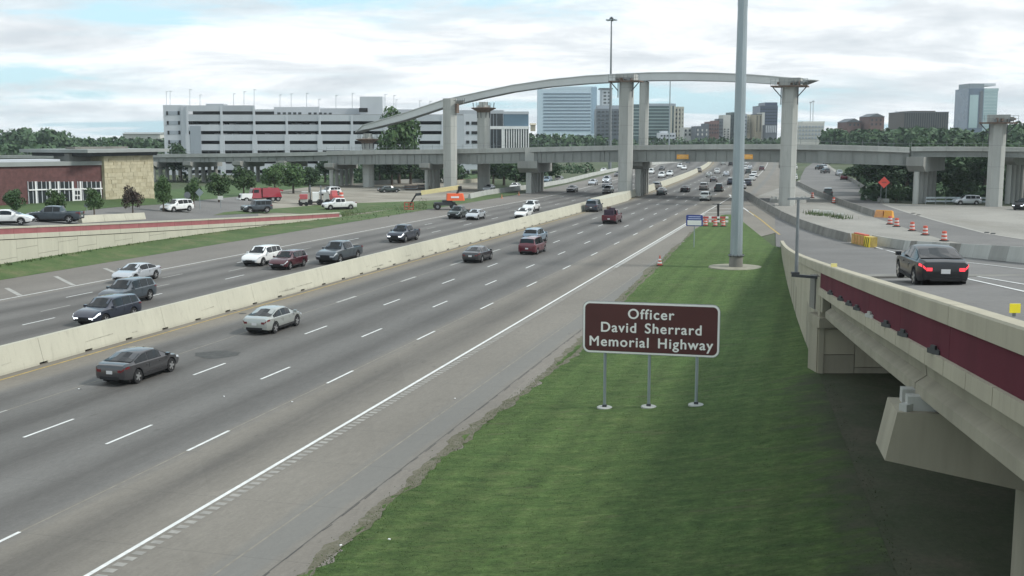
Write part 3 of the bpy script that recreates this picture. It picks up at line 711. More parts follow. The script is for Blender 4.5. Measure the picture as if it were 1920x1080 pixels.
# scuppers and lifting loops standing on the ledge
for y in (43.5, 39.5, 36.8, 34.6, 31.6, 28.4, 25.8, 22.1):
    (x, yy, zc), nv = rp(y); mb = MB(); mb.box((x + nv[0] * .06, yy + nv[1] * .06, zc - 1.02), (.10, .42, .10), 0.2); mb.box((x + nv[0] * .09, yy + nv[1] * .09, zc - .95), (.05, .16, .12), 0.2)
    mb.build('drain_spout', dsteel if y != 31.6 else conc_l, br)
# hammerhead bent
yb_ = 25.2; nv, dv = nrm(yb_); zt_ = ZC(yb_) - 2.60; ox, oy = XL(yb_) + nv[0] * .34, yb_ + nv[1] * .34
def tq(q, a, z): return (ox - nv[0] * q + dv[0] * a, oy - nv[1] * q + dv[1] * a, z)
prof = [(0.0, zt_), (12.6, zt_), (12.9, zt_ - 1.0), (9.2, zt_ - 1.9), (2.95, zt_ - 1.70), (-.22, zt_ - 1.12)]
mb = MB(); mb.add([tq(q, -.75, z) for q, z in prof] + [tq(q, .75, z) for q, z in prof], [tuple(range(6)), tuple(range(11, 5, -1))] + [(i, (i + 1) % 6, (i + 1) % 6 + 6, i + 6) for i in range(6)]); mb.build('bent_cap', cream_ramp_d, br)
for q0 in (.55, 3.05, 5.55, 8.05, 10.6):
    for a in (-.38, .38):
        mb = MB(); c = tq(q0, a, zt_ + .16); mb.box(c, (.62, .34, .32), math.atan2(-nv[1], -nv[0])); mb.build('bearing_pad', conc_l, br)
for i in range(2):
    mb = MB(); c = tq(.22 + .3 * i, -.55 + .2 * i, zt_ + .08); mb.box(c, (.26, .2, .16), .6 + i); mb.build('bearing_wedge', conc_l, br)
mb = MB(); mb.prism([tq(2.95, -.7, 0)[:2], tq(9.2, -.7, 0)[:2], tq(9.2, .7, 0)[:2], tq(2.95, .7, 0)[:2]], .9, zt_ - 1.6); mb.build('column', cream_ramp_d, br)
# abutment: stacked panels below the girder seat
ab = thing('abutment_wall', 'panelled cream abutment in the shade at the far end of the ramp bridge', 'wall', (XL(49.6), 49.6, 1.1))
x0 = XL(49.6); zs = ZC(49.6) - 2.42
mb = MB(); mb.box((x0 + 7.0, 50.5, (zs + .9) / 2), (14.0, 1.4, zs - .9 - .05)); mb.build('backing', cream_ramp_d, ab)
mb = MB(); mb.box((x0 + 7.0, 50.3, zs + .02 - .25), (14.1, 1.9, .45)); mb.build('seat_beam', cream_ramp_d, ab)
mb = MB(); mb.box((x0 + 7.0, 50.9, zs + .98), (14.0, .8, 1.5)); mb.build('backwall', conc_d, ab)
mb = MB(); mb.box((x0 + .22, 49.85, zs + 1.0), (.34, 1.1, 1.5)); mb.build('cheek_wall', cream_ramp_d, ab)
PW, PHt = 1.5, .0; zz0 = .9; nrow = 2; ph = (zs - .5 - zz0 - .02) / nrow
for c in range(9):
    for r in range(-1, nrow + 1):
        zb_ = zz0 + (r + (.5 if c % 2 else 0)) * ph; zt2 = zb_ + ph - .03; zb_ = max(zb_, zz0 - .2); zt2 = min(zt2, zs - .47)
        if zt2 - zb_ < .12: continue
        mb = MB(); mb.box((x0 + .15 + PW / 2 + c * (PW + .03), 49.70, (zb_ + zt2) / 2), (PW, .14, zt2 - zb_)); mb.build('wall_panel', [cream_ramp_d, cream_ramp, cream_ramp_d][(c + r) % 3], ab)
# retaining wall on the grass side
rw = thing('retaining_wall', 'smooth cream retaining wall tapering down beside the grass wedge', 'wall', (XL(80), 80, 0))
for i in range(14):
    ya, yb = 49.62 + (120.5 - 49.62) * i / 14, 49.62 + (120.5 - 49.62) * (i + 1) / 14 - .03; yy = [ya + (yb - ya) * k / 4 for k in range(5)]
    span(0, 0, yy, 'parapet_cap', cream_ramp, rw, [(-.30, 0), (.02, 0), (.05, -.04), (.05, -.40), (-.28, -.42)])
def wall_body(y0, y1, n_):
    mb = MB(); rows_ = []
    for i in range(n_ + 1):
        y = y0 + (y1 - y0) * i / n_; (x, yy, zc), nv = rp(y); zb_ = min(zc - .6, interp(y, ZW) - .3)
        rows_.append([(x + nv[0] * a, yy + nv[1] * a, z) for a, z in ((-.03, zc - .421), (-.03, zb_), (-.26, zb_), (-.26, zc - .421))])
    k = len(mb.v); vs = [p for r in rows_ for p in r]; fs = [(i * 4 + j, i * 4 + (j + 1) % 4, i * 4 + 4 + (j + 1) % 4, i * 4 + 4 + j) for i in range(n_) for j in range(4)] + [(3, 2, 1, 0), (n_ * 4, n_ * 4 + 1, n_ * 4 + 2, n_ * 4 + 3)]
    mb.add(vs, fs); return mb
wall_body(49.62, 120.4, 40).build('wall_core', cream_ramp_d, rw)
y = 49.64; c = 0
while y < 112:
    (x, yy, zc), nv = rp(y); y2 = y + 1.8
    top0, top1 = ZC(y) - .43, ZC(y2) - .43; base = min(interp(y, ZW), interp(y2, ZW)) - .2
    ztop = None; r = 0; zlev = 6.0
    while True:
        hi0, hi1 = (top0, top1) if r == 0 else (lo_, lo_)
        lo_ = (math.floor((min(top0, top1) - .05) / 1.6) * 1.6 + (.8 if c % 2 else 0)) - (1.6 * r)
        if lo_ > min(top0, top1) - .2: lo_ -= 1.6
        lo2 = max(lo_ + .015, base)
        if min(hi0, hi1) - lo2 < .08: break
        d_ = nrm(y)[1]; mb = MB(); X1 = XL(y2 - .02); e0 = -.02
        A = [(x + nv[0] * e0, y + nv[1] * e0), (X1 + nv[0] * e0, y2 - .02 + nv[1] * e0), (X1 - nv[0] * .07, y2 - .02 - nv[1] * .07), (x - nv[0] * .07, y - nv[1] * .07)]
        vs = [(A[0][0], A[0][1], lo2), (A[1][0], A[1][1], lo2), (A[2][0], A[2][1], lo2), (A[3][0], A[3][1], lo2), (A[0][0], A[0][1], hi0 - .012), (A[1][0], A[1][1], hi1 - .012), (A[2][0], A[2][1], hi1 - .012), (A[3][0], A[3][1], hi0 - .012)]
        mb.add(vs, [(3, 2, 1, 0), (4, 5, 6, 7), (0, 1, 5, 4), (1, 2, 6, 5), (2, 3, 7, 6), (3, 0, 4, 7)]); mb.build('wall_panel', cream_ramp, rw)
        r += 1
        if lo_ <= base or r > 6: break
    y = y2; c += 1
# T shaped pole on a bracket outside the parapet
pb = D(1493, 514, 50.6); t = thing('sensor_pole', 'thin grey T shaped pole on a bracket outside the ramp parapet', 'pole', tuple(pb))
mb = MB(); mb.tube(pb, D(1497, 374, 50.6), .085, .06, 10); mb.build('post', gsteel, t, 40)
mb = MB(); a = D(1477, 373, 50.6); b = D(1518, 372, 50.6); mb.bar(a, b, .12, .09); mb.build('cross_arm', gsteel, t)
mb = MB(); a = D(1484, 516, 50.6); b = D(1546, 521, 50.3); mb.bar(a, b, .2, .12); mb.build('bracket', dsteel, t)
mb = MB(); mb.box(D(1491, 512, 50.6), (.34, .25, .1)); mb.build('base_plate', dsteel, t)
# reflectors on the parapet
q = D(1902, 597, 18.2); q.z = ZC(18.2) + .13; t = thing('parapet_reflector', 'bright yellow square marker on the ramp parapet at the right edge', 'reflector', (q.x, q.y, q.z - .1))
mb = MB(); mb.box(q, (.17, .03, .15)); mb.build('plate', mat('bright_yellow_marker', (.85, .72, .03), .5, var=0), t); mb = MB(); mb.box((q.x, q.y + .03, q.z - .08), (.05, .03, .12)); mb.build('bracket', gsteel, t)
(x, yy, zc), nv = rp(44.4); t = thing('parapet_reflector', 'small pale yellow marker on the parapet beyond the maroon band start', 'reflector', (x - nv[0] * .1, yy, zc))
mb = MB(); mb.box((x - nv[0] * .1, yy, zc + .07), (.24, .04, .14)); mb.build('plate', mat('cream_marker', (.70, .62, .25), .5, var=0), t)

# ================================================================== LEFT BANDED WALL
lw = thing('banded_wall', 'long cream retaining wall with a faded maroon band left of the highway', 'wall', tuple(wb[1]))
def wl(y):
    d = Vector((WX(y + 1) - WX(y - 1), 2)).normalized(); return (WX(y), y, WT(y)), (d.y, -d.x)
n_ = 30
for i in range(n_):
    ya, yb = Y0 + (Y1 - Y0) * i / n_, Y0 + (Y1 - Y0) * (i + 1) / n_ - .03; yy = [ya, (ya + yb) / 2, yb]
    hs = min(1, WT((ya + yb) / 2) / 2.2)
    mb = MB(); mb.sweep([wl(y) for y in yy], [(-.3, 0), (.08, 0), (.08, -.16), (-.3, -.16)]); mb.build('coping', cream, lw)
    mb = MB(); mb.sweep([wl(y) for y in yy], [(-.28, -.161), (0.02, -.161), (0.02, -.66), (-.28, -.66)]); mb.build('maroon_band', maroonL, lw)
    mb = MB(); mb.sweep([wl(y) for y in yy], [(-.28, -.661), (.06, -.661), (.06, -1.10), (-.28, -1.10)]); mb.build('fascia_beam', cream, lw)
mb = MB(); rows_ = []
yy = [Y0 + (Y1 - Y0) * i / 30 for i in range(31)]
for y in yy:
    (x, y_, zt2), nv = wl(y); zb_ = min(WB(y) - .5, zt2 - 1.2); rows_ += [(x + nv[0] * a, y_ + nv[1] * a, z) for a, z in ((-.10, zt2 - 1.101), (-.10, zb_), (-.28, zb_), (-.28, zt2 - 1.101))]
mb.add(rows_, [(i * 4 + j, i * 4 + (j + 1) % 4, i * 4 + 4 + (j + 1) % 4, i * 4 + 4 + j) for i in range(30) for j in range(4)]); mb.build('wall_core', dark, lw)
y = Y0; c = 0
while y < Y1 - 1:
    y2 = y + 3.1; zt0, zt1 = WT(y) - 1.16, WT(y2) - 1.16; base = WB(y) - .15
    mids = [.95 + (.8 if c % 2 else 0)]
    hi0, hi1 = zt0, zt1
    for lo_ in [1.9 - (.75 if c % 2 else 0), base]:
        if min(hi0, hi1) - lo_ < .1: continue
        lo2 = max(lo_, base) + .012; mb = MB(); (x, y_, _), nv = wl(y); X1 = WX(y2 - .03); A = [(x + nv[0] * .0, y), (X1 + nv[0] * .0, y2 - .03), (X1 - nv[0] * .12, y2 - .03), (x - nv[0] * .12, y)]
        mb.add([(A[k][0], A[k][1], lo2) for k in range(4)] + [(A[0][0], A[0][1], hi0 - .012), (A[1][0], A[1][1], hi1 - .012), (A[2][0], A[2][1], hi1 - .012), (A[3][0], A[3][1], hi0 - .012)],
               [(3, 2, 1, 0), (4, 5, 6, 7), (0, 1, 5, 4), (1, 2, 6, 5), (2, 3, 7, 6), (3, 0, 4, 7)]); mb.build('wall_panel', cream, lw); hi0 = hi1 = lo_
    y = y2; c += 1

# ================================================================== OVERPASS
def path_px(pts):                            # (px, top row, depth) -> point on the parapet's top
    return [D(px, py, Y) for px, py, Y in pts]
def smoothpath(pts, n): return sample(pts, n)
def left_n(path, i):
    a = path[max(0, i - 1)]; b = path[min(len(path) - 1, i + 1)]; d = (b - a).xy.normalized(); return (d.y, -d.x)     # towards the camera
def sweep_path(path, prof):
    mb = MB(); mb.sweep([(tuple(p), left_n(path, i)) for i, p in enumerate(path)], prof); return mb
def overpass(label, pts, nseg, gz_, gh, gm, wid=11.5):
    pp = path_px(pts); full = sample(pp, nseg + 1); t = thing('overpass', label, 'bridge', tuple(full[nseg // 2]))
    for i in range(nseg):
        a, b = full[i], full[i + 1]; d = (b - a); e = a + d * (1 - .04 / d.length); seg = [a, a.lerp(e, .5), e]
        sweep_path(seg, [(-.28, 0), (.0, 0), (.03, -.08), (.03, -gz_ + .18), (.10, -gz_ + .16), (.10, -gz_), (-.28, -gz_)]).build('parapet_segment', conc_l, t)
        if i % 2 == 0:
            j2 = min(nseg, i + 2); a2, b2 = full[i], full[j2]; d2 = b2 - a2; sg = [a2, a2.lerp(b2, .5), a2 + d2 * (1 - .08 / d2.length)]
            for k in range(4):
                o = -k * (wid - 1.2) / 3 - .45
                sweep_path(sg, [(o + .18, -gz_ - .02), (o + .18, -gz_ - .12), (o + .03, -gz_ - .16), (o + .03, -gh + .16), (o + .22, -gh + .13), (o + .22, -gh), (o - .5, -gh), (o - .5, -gz_ - .02)]).build('girder', gm, t)
            # web stiffeners
            for k in range(7):
                q = a2.lerp(b2, (k + .5) / 7); nv = left_n([a2, b2], 0); mb = MB(); mb.box((q.x + nv[0] * -.38, q.y + nv[1] * -.38, q.z - (gz_ + gh) / 2), (.10, .22, gh - gz_ - .3), math.atan2(d2.y, d2.x)); mb.build('stiffener', gm, t)
    sweep_path(full, [(-.281, -gz_ + .3), (-.281, -gz_ - .02), (-wid + .02, -gz_ - .02), (-wid + .02, -gz_ + .3)]).build('deck_slab', conc_d, t)
    sweep_path(full, [(-wid, -.05), (-wid + .25, -.05), (-wid + .3, -gz_ + .3), (-wid, -gz_ + .3)]).build('far_parapet', conc, t)
    # thin posts standing along the rail
    n_post = int(sum((b - a).length for a, b in zip(full, full[1:])) / 2.6); sp = sample(full, n_post)
    mb = MB()
    for q in sp: mb.tube((q.x, q.y + .12, q.z), (q.x, q.y + .12, q.z + .95), .035, n=5)
    o = mb.build('rail_posts', gsteel, t); o['kind'] = 'stuff'
    mb = MB()
    for a, b in zip(sp, sp[1:]): mb.tube((a.x, a.y + .12, a.z + .55), (b.x, b.y + .12, b.z + .55), .02, n=4)
    mb.build('hand_rail', gsteel, t)
    return t
A1 = overpass('low grey overpass approach behind the brick building and small trees', [(-160, 293, 330), (0, 291, 318), (150, 290, 308), (283, 289, 298), (420, 288, 285), (540, 286, 272), (612, 284.5, 266)], 14, .85, 2.15, girder_m)
A2 = overpass('long grey overpass spanning all the highway lanes', [(612, 283, 266), (720, 281, 256), (830, 280, 246), (985, 276.5, 236), (1160, 272.5, 224), (1330, 270.5, 212), (1478, 270, 204), (1600, 272.5, 201), (1706, 276, 199)], 18, .95, 3.25, girder_m)
A3 = overpass('shallow grey overpass span at the right behind the orange diamond sign', [(1709, 275.5, 199), (1780, 275, 197), (1870, 275.5, 195), (1990, 277, 192), (2120, 279, 190)], 6, .75, 1.75, girder_m)
HD = Vector((math.sin(TH), math.cos(TH), 0))
def bent(px, pybase, Y, ncol, label, capw=2.2, caph=1.5, ztop=None, sp=2.9, r=.5, over=1.6, square=False, pxtop=None, rz=None):
    base = D(px, pybase, Y); z0 = min(base.z, gz(base.x, base.y + 1)); top = D(px, pxtop, Y).z if pxtop else 7
    t = thing('bridge_bent', label, 'bridge support', (base.x, base.y, z0), -TH if rz is None else rz)
    mb = MB(); L_ = sp * (ncol - 1) + over * 2
    mb.add([(x * capw / 2, y, z) for x, y, z in ((-1, -over, top - z0 - caph * .6), (1, -over, top - z0 - caph * .6), (1, -over, top - z0), (-1, -over, top - z0), (-1, L_ - over, top - z0 - caph), (1, L_ - over, top - z0 - caph), (1, L_ - over, top - z0), (-1, L_ - over, top - z0), (-1, 0, top - z0 - caph), (1, 0, top - z0 - caph))],
           [(0, 1, 2, 3), (7, 6, 5, 4), (3, 2, 6, 7), (0, 8, 9, 1), (8, 4, 5, 9), (0, 3, 7, 4, 8), (1, 9, 5, 6, 2)])
    mb.local('cap_beam', conc, t)
    for i in range(ncol):
        mb = MB()
        if square: mb.box((0, i * sp, (top - z0 - caph) / 2 - .5), (1.1, .9, top - z0 - caph + 1))
        else: mb.lathe([(r, -1), (r, top - z0 - caph + .02)], 14, (0, i * sp, 0))
        mb.local('column', conc_l if i == 0 else conc, t, 40)
    return t
bent(290, 368, 296, 5, 'leftmost overpass bent just right of the limestone block', pxtop=303, sp=3.2)
bent(358, 362, 290, 5, 'overpass bent second from the left behind a slim tree', pxtop=303, sp=3.2)
bent(450, 355, 280, 4, 'overpass bent behind the small round tree above the red tow truck', pxtop=302, sp=3.2)
bent(532, 350, 272, 4, 'overpass bent half hidden by the leafy tree row', pxtop=302, sp=3.2)
bent(622, 352, 264, 5, 'overpass bent with pale round columns left of the short flyover pier', pxtop=306, sp=2.9)
bent(800, 350, 248, 4, 'overpass bent with a cluster of columns left of the tall front pier', pxtop=306, sp=2.6, r=.42)
bent(992, 358, 236, 5, 'overpass bent with wide cap standing at the left roadway edge', pxtop=302, capw=4.2, caph=2.4, sp=2.6, r=.55, square=True)
bent(1196, 352, 224, 5, 'overpass bent in the median behind the tall central pier', pxtop=300, capw=2.2, sp=2.6, square=True, caph=1.8)
bent(1470, 374, 206, 4, 'overpass bent hidden behind the tall pier in the gore', pxtop=300, sp=2.6)
bent(1716, 382, 199, 5, 'overpass bent with deep cap right of the orange diamond sign', pxtop=294, capw=3.0, caph=2.6, sp=2.5, r=.5, over=1.3, rz=-R(37))
bent(1888, 386, 200, 5, 'overpass bent beside the black vehicle at the right edge', pxtop=293, capw=2.4, sp=2.6, r=.45, rz=-R(40))
for px, Y, in ((992, 235.4),):
    mb = MB(); q = D(993, 290, Y); mb.box((q.x, q.y, q.z), (1.9, .6, 2.9)); mb.build('end_block', conc_l, A2)
for px in (1280, 1400):
    q = D(px, 294.0, 214.6 if px < 1300 else 206.5); t = thing('work_sign', ('amber work sign hung on the overpass girder left of the tall pole' if px < 1300 else 'amber work sign hung on the overpass girder just right of the tall pole'), 'sign', tuple(q), R(-4))
    mb = MB(); mb.box((0, 0, 0), (2.2, .08, .85)); mb.local('panel', amber, t)
    mb = MB(); mb.box((0, -.05, 0), (1.9, .03, .16)); mb.box((0, -.05, .24), (1.3, .03, .12)); mb.box((.05, -.05, -.24), (1.5, .03, .12)); mb.local('worn_lines', mat('pale_amber', (.80, .50, .18), .6, var=.1), t)
    mb = MB(); mb.bar((-.7, .12, .9), (-.7, .12, -.4), .06, .06); mb.bar((.7, .12, .9), (.7, .12, -.4), .06, .06); mb.local('hanger', gsteel, t)

# ================================================================== FLYOVER UNDER CONSTRUCTION
def pier(px, pybase, pytop, Y, wpx, label, capkind, chamfer=.25, depth=None, flare=0):
    b = D(px, pybase, Y); z1 = D(px, pytop, Y).z; w_ = wpx / F * Y; dp = depth or w_ * .8
    t = thing('bridge_pier', label, 'bridge pier', (b.x, b.y + dp / 2, 0 if b.z < .8 else b.z), R(-22))
    z0 = t.location.z; c = chamfer * w_
    poly = [(-w_ / 2 + c, -dp / 2), (w_ / 2 - c, -dp / 2), (w_ / 2, -dp / 2 + c), (w_ / 2, dp / 2 - c), (w_ / 2 - c, dp / 2), (-w_ / 2 + c, dp / 2), (-w_ / 2, dp / 2 - c), (-w_ / 2, -dp / 2 + c)]
    # cast lift by lift, every lift a part
    h = -.5; i = 0; tot = z1 - z0
    while h < tot - .4:
        h2 = min(tot, h + 3.6); mb = MB(); mb.prism(poly, h, h2 - .03); mb.local('pier_lift', conc_l, t); h = h2; i += 1
    mb = MB(); mb.prism([(x * .97, y * .97) for x, y in poly], 0, tot - .2); mb.local('core', conc_d, t)
    rs_ = random.Random(px)
    if capkind == 'form':                     # timber and steel formwork platform with struts and guard rail
        W2 = w_ * .5 + 1.7
        mb = MB(); mb.prism([(-W2, -dp / 2 - 1.0), (W2, -dp / 2 - 1.0), (W2 - .2, dp / 2 + 1.0), (-W2 + .2, dp / 2 + 1.0)], tot - .25, tot - .02); mb.local('platform', rust, t)
        mb = MB(); mb.prism([(-w_ * .42 - .7, -dp / 2 - .3), (w_ * .42 + .7, -dp / 2 - .3), (w_ * .42 + .7, dp / 2 + .3), (-w_ * .42 - .7, dp / 2 + .3)], tot, tot + 1.25); mb.local('cap_form', conc_l, t)
        for sx in (-1, 1):
            mb = MB(); mb.bar((sx * W2 * .93, -dp / 2, tot - .25), (sx * w_ * .48, -dp / 2, tot - 2.0), .16, .16); mb.local('strut', dsteel, t)
            mb = MB(); mb.bar((sx * w_ * .53, -dp / 2 + .2, tot - .3), (sx * w_ * .53, -dp / 2 + .2, tot - 3.2), .14, .14); mb.local('strut', dsteel, t)
        for i in range(9):
            x = -W2 + 2 * W2 * i / 8; mb = MB(); mb.bar((x, -dp / 2 - .95, tot - .02), (x, -dp / 2 - .95, tot + 1.1), .06, .06); mb.local('rail_post', gsteel, t)
        for z in (.55, 1.05):
            mb = MB(); mb.bar((-W2, -dp / 2 - .95, tot + z), (W2, -dp / 2 - .95, tot + z), .06, .05); mb.local('guard_rail', gsteel, t)
        for i in range(7):
            mb = MB(); x = rs_.uniform(-W2 * .85, W2 * .85); mb.box((x, -dp / 2 - .5, tot + rs_.uniform(.15, .5)), (rs_.uniform(.2, .7), .4, rs_.uniform(.3, .8)), rs_.uniform(0, 3)); mb.local('stacked_timber', [rust, gsteel, conc_d][i % 3], t)
    if capkind == 'umbrella':                 # sloping skirt of formwork all round
        mb = MB(); mb.lathe([(w_ * .55, tot - 1.6), (w_ * .62, tot - 1.3), (w_ * 1.05, tot - .75), (w_ * 1.1, tot - .6), (w_ * .5, tot - .45)], 8, (0, 0, 0)); mb.local('form_skirt', rust, t)
        mb = MB(); mb.prism([(-w_ * .3, -dp * .3), (w_ * .3, -dp * .3), (w_ * .3, dp * .3), (-w_ * .3, dp * .3)], tot - .4, tot + .7); mb.local('pedestal', conc_l, t)
        for i in range(10):
            a = i * .628; mb = MB(); mb.bar((w_ * .85 * math.cos(a), w_ * .85 * math.sin(a), tot - .7), (w_ * .9 * math.cos(a), w_ * .9 * math.sin(a), tot + .55), .07, .07); mb.local('rail_post', dsteel, t)
        for i in range(8):
            a = i * .785; mb = MB(); mb.bar((w_ * .52 * math.cos(a), w_ * .52 * math.sin(a), tot - 2.8), (w_ * .58 * math.cos(a), w_ * .58 * math.sin(a), tot - .8), .12, .12); mb.local('strut', dsteel, t)
    if capkind == 'notch':
        for sx in (-1, 1):
            mb = MB(); mb.box((sx * w_ * .28, 0, tot + .35), (w_ * .14, dp * .6, .75)); mb.local('bearing_block', dsteel, t)
    if capkind == 'bracket':
        for i, (x, z) in enumerate(((w_ * .55, -.2), (w_ * .9, -.2))):
            mb = MB(); mb.box((w_ * .8 + i * .9, -dp / 2 + .3, tot - .9), (.9, .7, .5)); mb.local('bracket_block', conc_d, t)
        mb = MB(); mb.bar((w_ * .5, -dp / 2, tot - .55), (w_ * .5 + 2.6, -dp / 2, tot - .55), .12, .1); mb.local('guard_rail', dsteel, t)
        for i in range(5):
            mb = MB(); x = w_ * .5 + .5 + i * .5; mb.bar((x, -dp / 2, tot - 1.1), (x, -dp / 2, tot - .1), .07, .07); mb.local('rail_post', dsteel, t)
        mb = MB(); mb.box((w_ * .5 + .35, -.1, tot - 2.0), (.35, dp * .5, 2.2)); mb.local('anchor_plate', rust, t)
    return t
pier(690, 350, 256, 262, 21, 'short flyover pier with a formwork skirt left of the trees', 'umbrella')
pier(844, 359, 184, 241, 25, 'tall slender pier standing at the left end of the highway bridge', 'bracket')
pier(907, 354, 197, 250, 23, 'round topped pier with dark formwork skirt under the curved girder', 'umbrella')
pier(1173, 372, 151, 219, 26, 'tall central pier with a work platform rising from the median', 'form')
pier(1206, 352, 153, 238, 17, 'slim pier just right of the central pier under the curved girder', 'notch')
pier(1478, 381, 160, 192, 29, 'massive pier with platform in the gore right of the tall pole', 'form')
pier(1868, 388, 229, 190, 29, 'pier topped by an empty work platform at the right edge', 'form')
q = P(1478, 380); t = thing('pier_footing', 'broken round concrete footing at the base of the gore pier', 'footing', (q.x + .3, q.y + 1.5, 0))
mb = MB(); mb.lathe([(3.3, -.2), (3.2, .55), (2.7, .75)], 16); mb.local('pad', conc, t, 30)
for i in range(9):
    a = 3.4 + i * .35; mb = MB(); mb.box((2.8 * math.cos(a), 2.8 * math.sin(a), .85), (.8, .5, .5), a); mb.local('rubble_block', conc_l, t)
GP = [(667, 247.5, 268), (681, 234, 266), (720, 222.5, 262), (760, 210.5, 259), (830, 187, 255), (898, 172, 252), (960, 159, 249), (1030, 148.5, 246), (1100, 141.5, 243), (1160, 138, 240), (1220, 135.3, 237), (1280, 134.8, 233), (1340, 136, 229), (1390, 138, 225), (1440, 141.5, 220), (1490, 146, 215), (1519, 149.2, 212)]
gp = path_px(GP)
fl = thing('flyover_girder', 'long pale curved steel girder arching over the highway on tall piers', 'bridge girder', tuple(gp[8]))
def gdepth(px): return interp(px, [(667, .15), (683, 1.35), (760, 1.75), (830, 1.8), (900, 1.6), (1000, 1.6), (1100, 1.75), (1280, 1.75), (1400, 1.7), (1440, 1.65), (1492, 1.5), (1519, .15)])
path = sample([Vector((a[0], 0, 0)) for a in GP], 2)   # (only keeps sample's signature in use)
segs = []
for i in range(len(GP) - 1):
    for k in range(3):
        f = k / 3; px = GP[i][0] + (GP[i + 1][0] - GP[i][0]) * f; segs.append((gp[i].lerp(gp[i + 1], f), gdepth(px)))
segs.append((gp[-1], gdepth(1519)))
ctr = [s_[0] for s_ in segs]
def gsweep(i0, i1, fn, name, m):
    mb = MB(); k = None
    for i in range(i0, i1 + 1):
        p, dpt = segs[i]; nv = left_n(ctr, i); pr = fn(dpt); k = len(pr); mb.v += [(p.x + nv[0] * n, p.y + nv[1] * n, p.z + dz) for n, dz in pr]
    for j in range(i1 - i0):
        for q_ in range(k): mb.f.append((j * k + q_, j * k + (q_ + 1) % k, (j + 1) * k + (q_ + 1) % k, (j + 1) * k + q_)); mb.m.append(0)
    mb.f.append(tuple(range(k - 1, -1, -1))); mb.m.append(0); e = (i1 - i0) * k; mb.f.append(tuple(e + q_ for q_ in range(k))); mb.m.append(0)
    return mb.build(name, m, fl, 35)
for i in range(0, len(segs) - 1, 6):
    j = min(len(segs) - 1, i + 6)
    gsweep(i, j, lambda d: [(.0, -.14), (-.06, -d + .1), (-2.3, -d + .1), (-2.36, -.14)], 'girder_section', steel_w)
    gsweep(i, j, lambda d: [(.22, 0), (.22, -.13), (-.6, -.13), (-.6, 0)], 'top_flange', steel_w)
    gsweep(i, j, lambda d: [(.10, -d + .09), (.10, -d), (-2.46, -d), (-2.46, -d + .09)], 'bottom_flange', mat('girder_underside', (.20, .21, .21), .7, var=.1, scale=.3))
    gsweep(i, j, lambda d: [(-1.8, 0), (-1.8, -.13), (-2.6, -.13), (-2.6, 0)], 'top_flange', steel_w)

# ================================================================== BUILDINGS
def bx(t, name, m, x0, x1, z0, z1, y0, y1):
    mb = MB(); mb.box(((x0 + x1) / 2, (y0 + y1) / 2, (z0 + z1) / 2), (x1 - x0, y1 - y0, z1 - z0)); return mb.build(name, m, t)
def pz(py, Y): return D(960, py, Y).z
def pxx(px, Y, py=250): return D(px, py, Y).x
def rect(t, name, m, px0, px1, py0, py1, Y, dpt=.3, proud=0.0):
    return bx(t, name, m, pxx(px0, Y), pxx(px1, Y), pz(py1, Y), pz(py0, Y), Y - proud, Y - proud + dpt)
def bthing(name, label, cat, px, Y): return thing(name, label, cat, (pxx(px, Y), Y, 0))
# ---- parking garage
GY = 350
ga = bthing('parking_garage', 'long pale grey seven storey parking garage with dark open decks', 'parking garage', 600, GY)
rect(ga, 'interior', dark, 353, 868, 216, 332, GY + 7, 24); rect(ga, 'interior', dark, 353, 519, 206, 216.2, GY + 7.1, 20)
lev = [197.5, 215.0, 233.6, 252.0, 270.3, 288.3, 307.0, 325.0]   # bottoms of the openings, rows of the photograph
cols = [352, 416, 477, 538, 599.5, 660, 721, 781, 830]
for li in range(7):
    yb_, yt_ = lev[li + 1], lev[li + 1] - 6.4
    # spandrel above this opening, one panel per bay
    for ci in range(8):
        a, b = cols[ci], cols[ci + 1]
        if li == 0 and ci >= 2: continue
        if li == 1 and ci >= 2: rect(ga, 'spandrel_panel', [panel_l, panel_g][ci % 2], a + .15, b - .15, lev[1] + .3, yt_, GY, .35, .1); continue
        top_ = lev[li] if li else 197.5
        rect(ga, 'spandrel_panel', [panel_l, panel_g][(ci + li) % 2], a + .15, b - .15, top_ + (0 if li else 0), yt_, GY, .35, .1)
    rect(ga, 'floor_slab', conc_d, 353, 868, yb_ - .4, yb_ + 1.0, GY + .4, 26)
rect(ga, 'ramp_panel', panel_g, 477.4, 534, 197.5, 207, GY + .3, .4) if False else None
for ci, c in enumerate(cols):
    w_ = 4.5
    rect(ga, 'column', panel_l, c - 2, c + 2, 198 if ci < 3 else 216, 252, GY - .12, .5, .12)
    rect(ga, 'column', panel_l, c - w_, c + w_, 252.2, 332, GY - .12, .5, .14)
rect(ga, 'base_wall', panel_g, 353, 830, 325.2, 336, GY, .35, .1)
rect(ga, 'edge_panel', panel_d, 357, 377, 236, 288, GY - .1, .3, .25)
for k in range(5):                            # parked cars seen over the deck edges
    pass
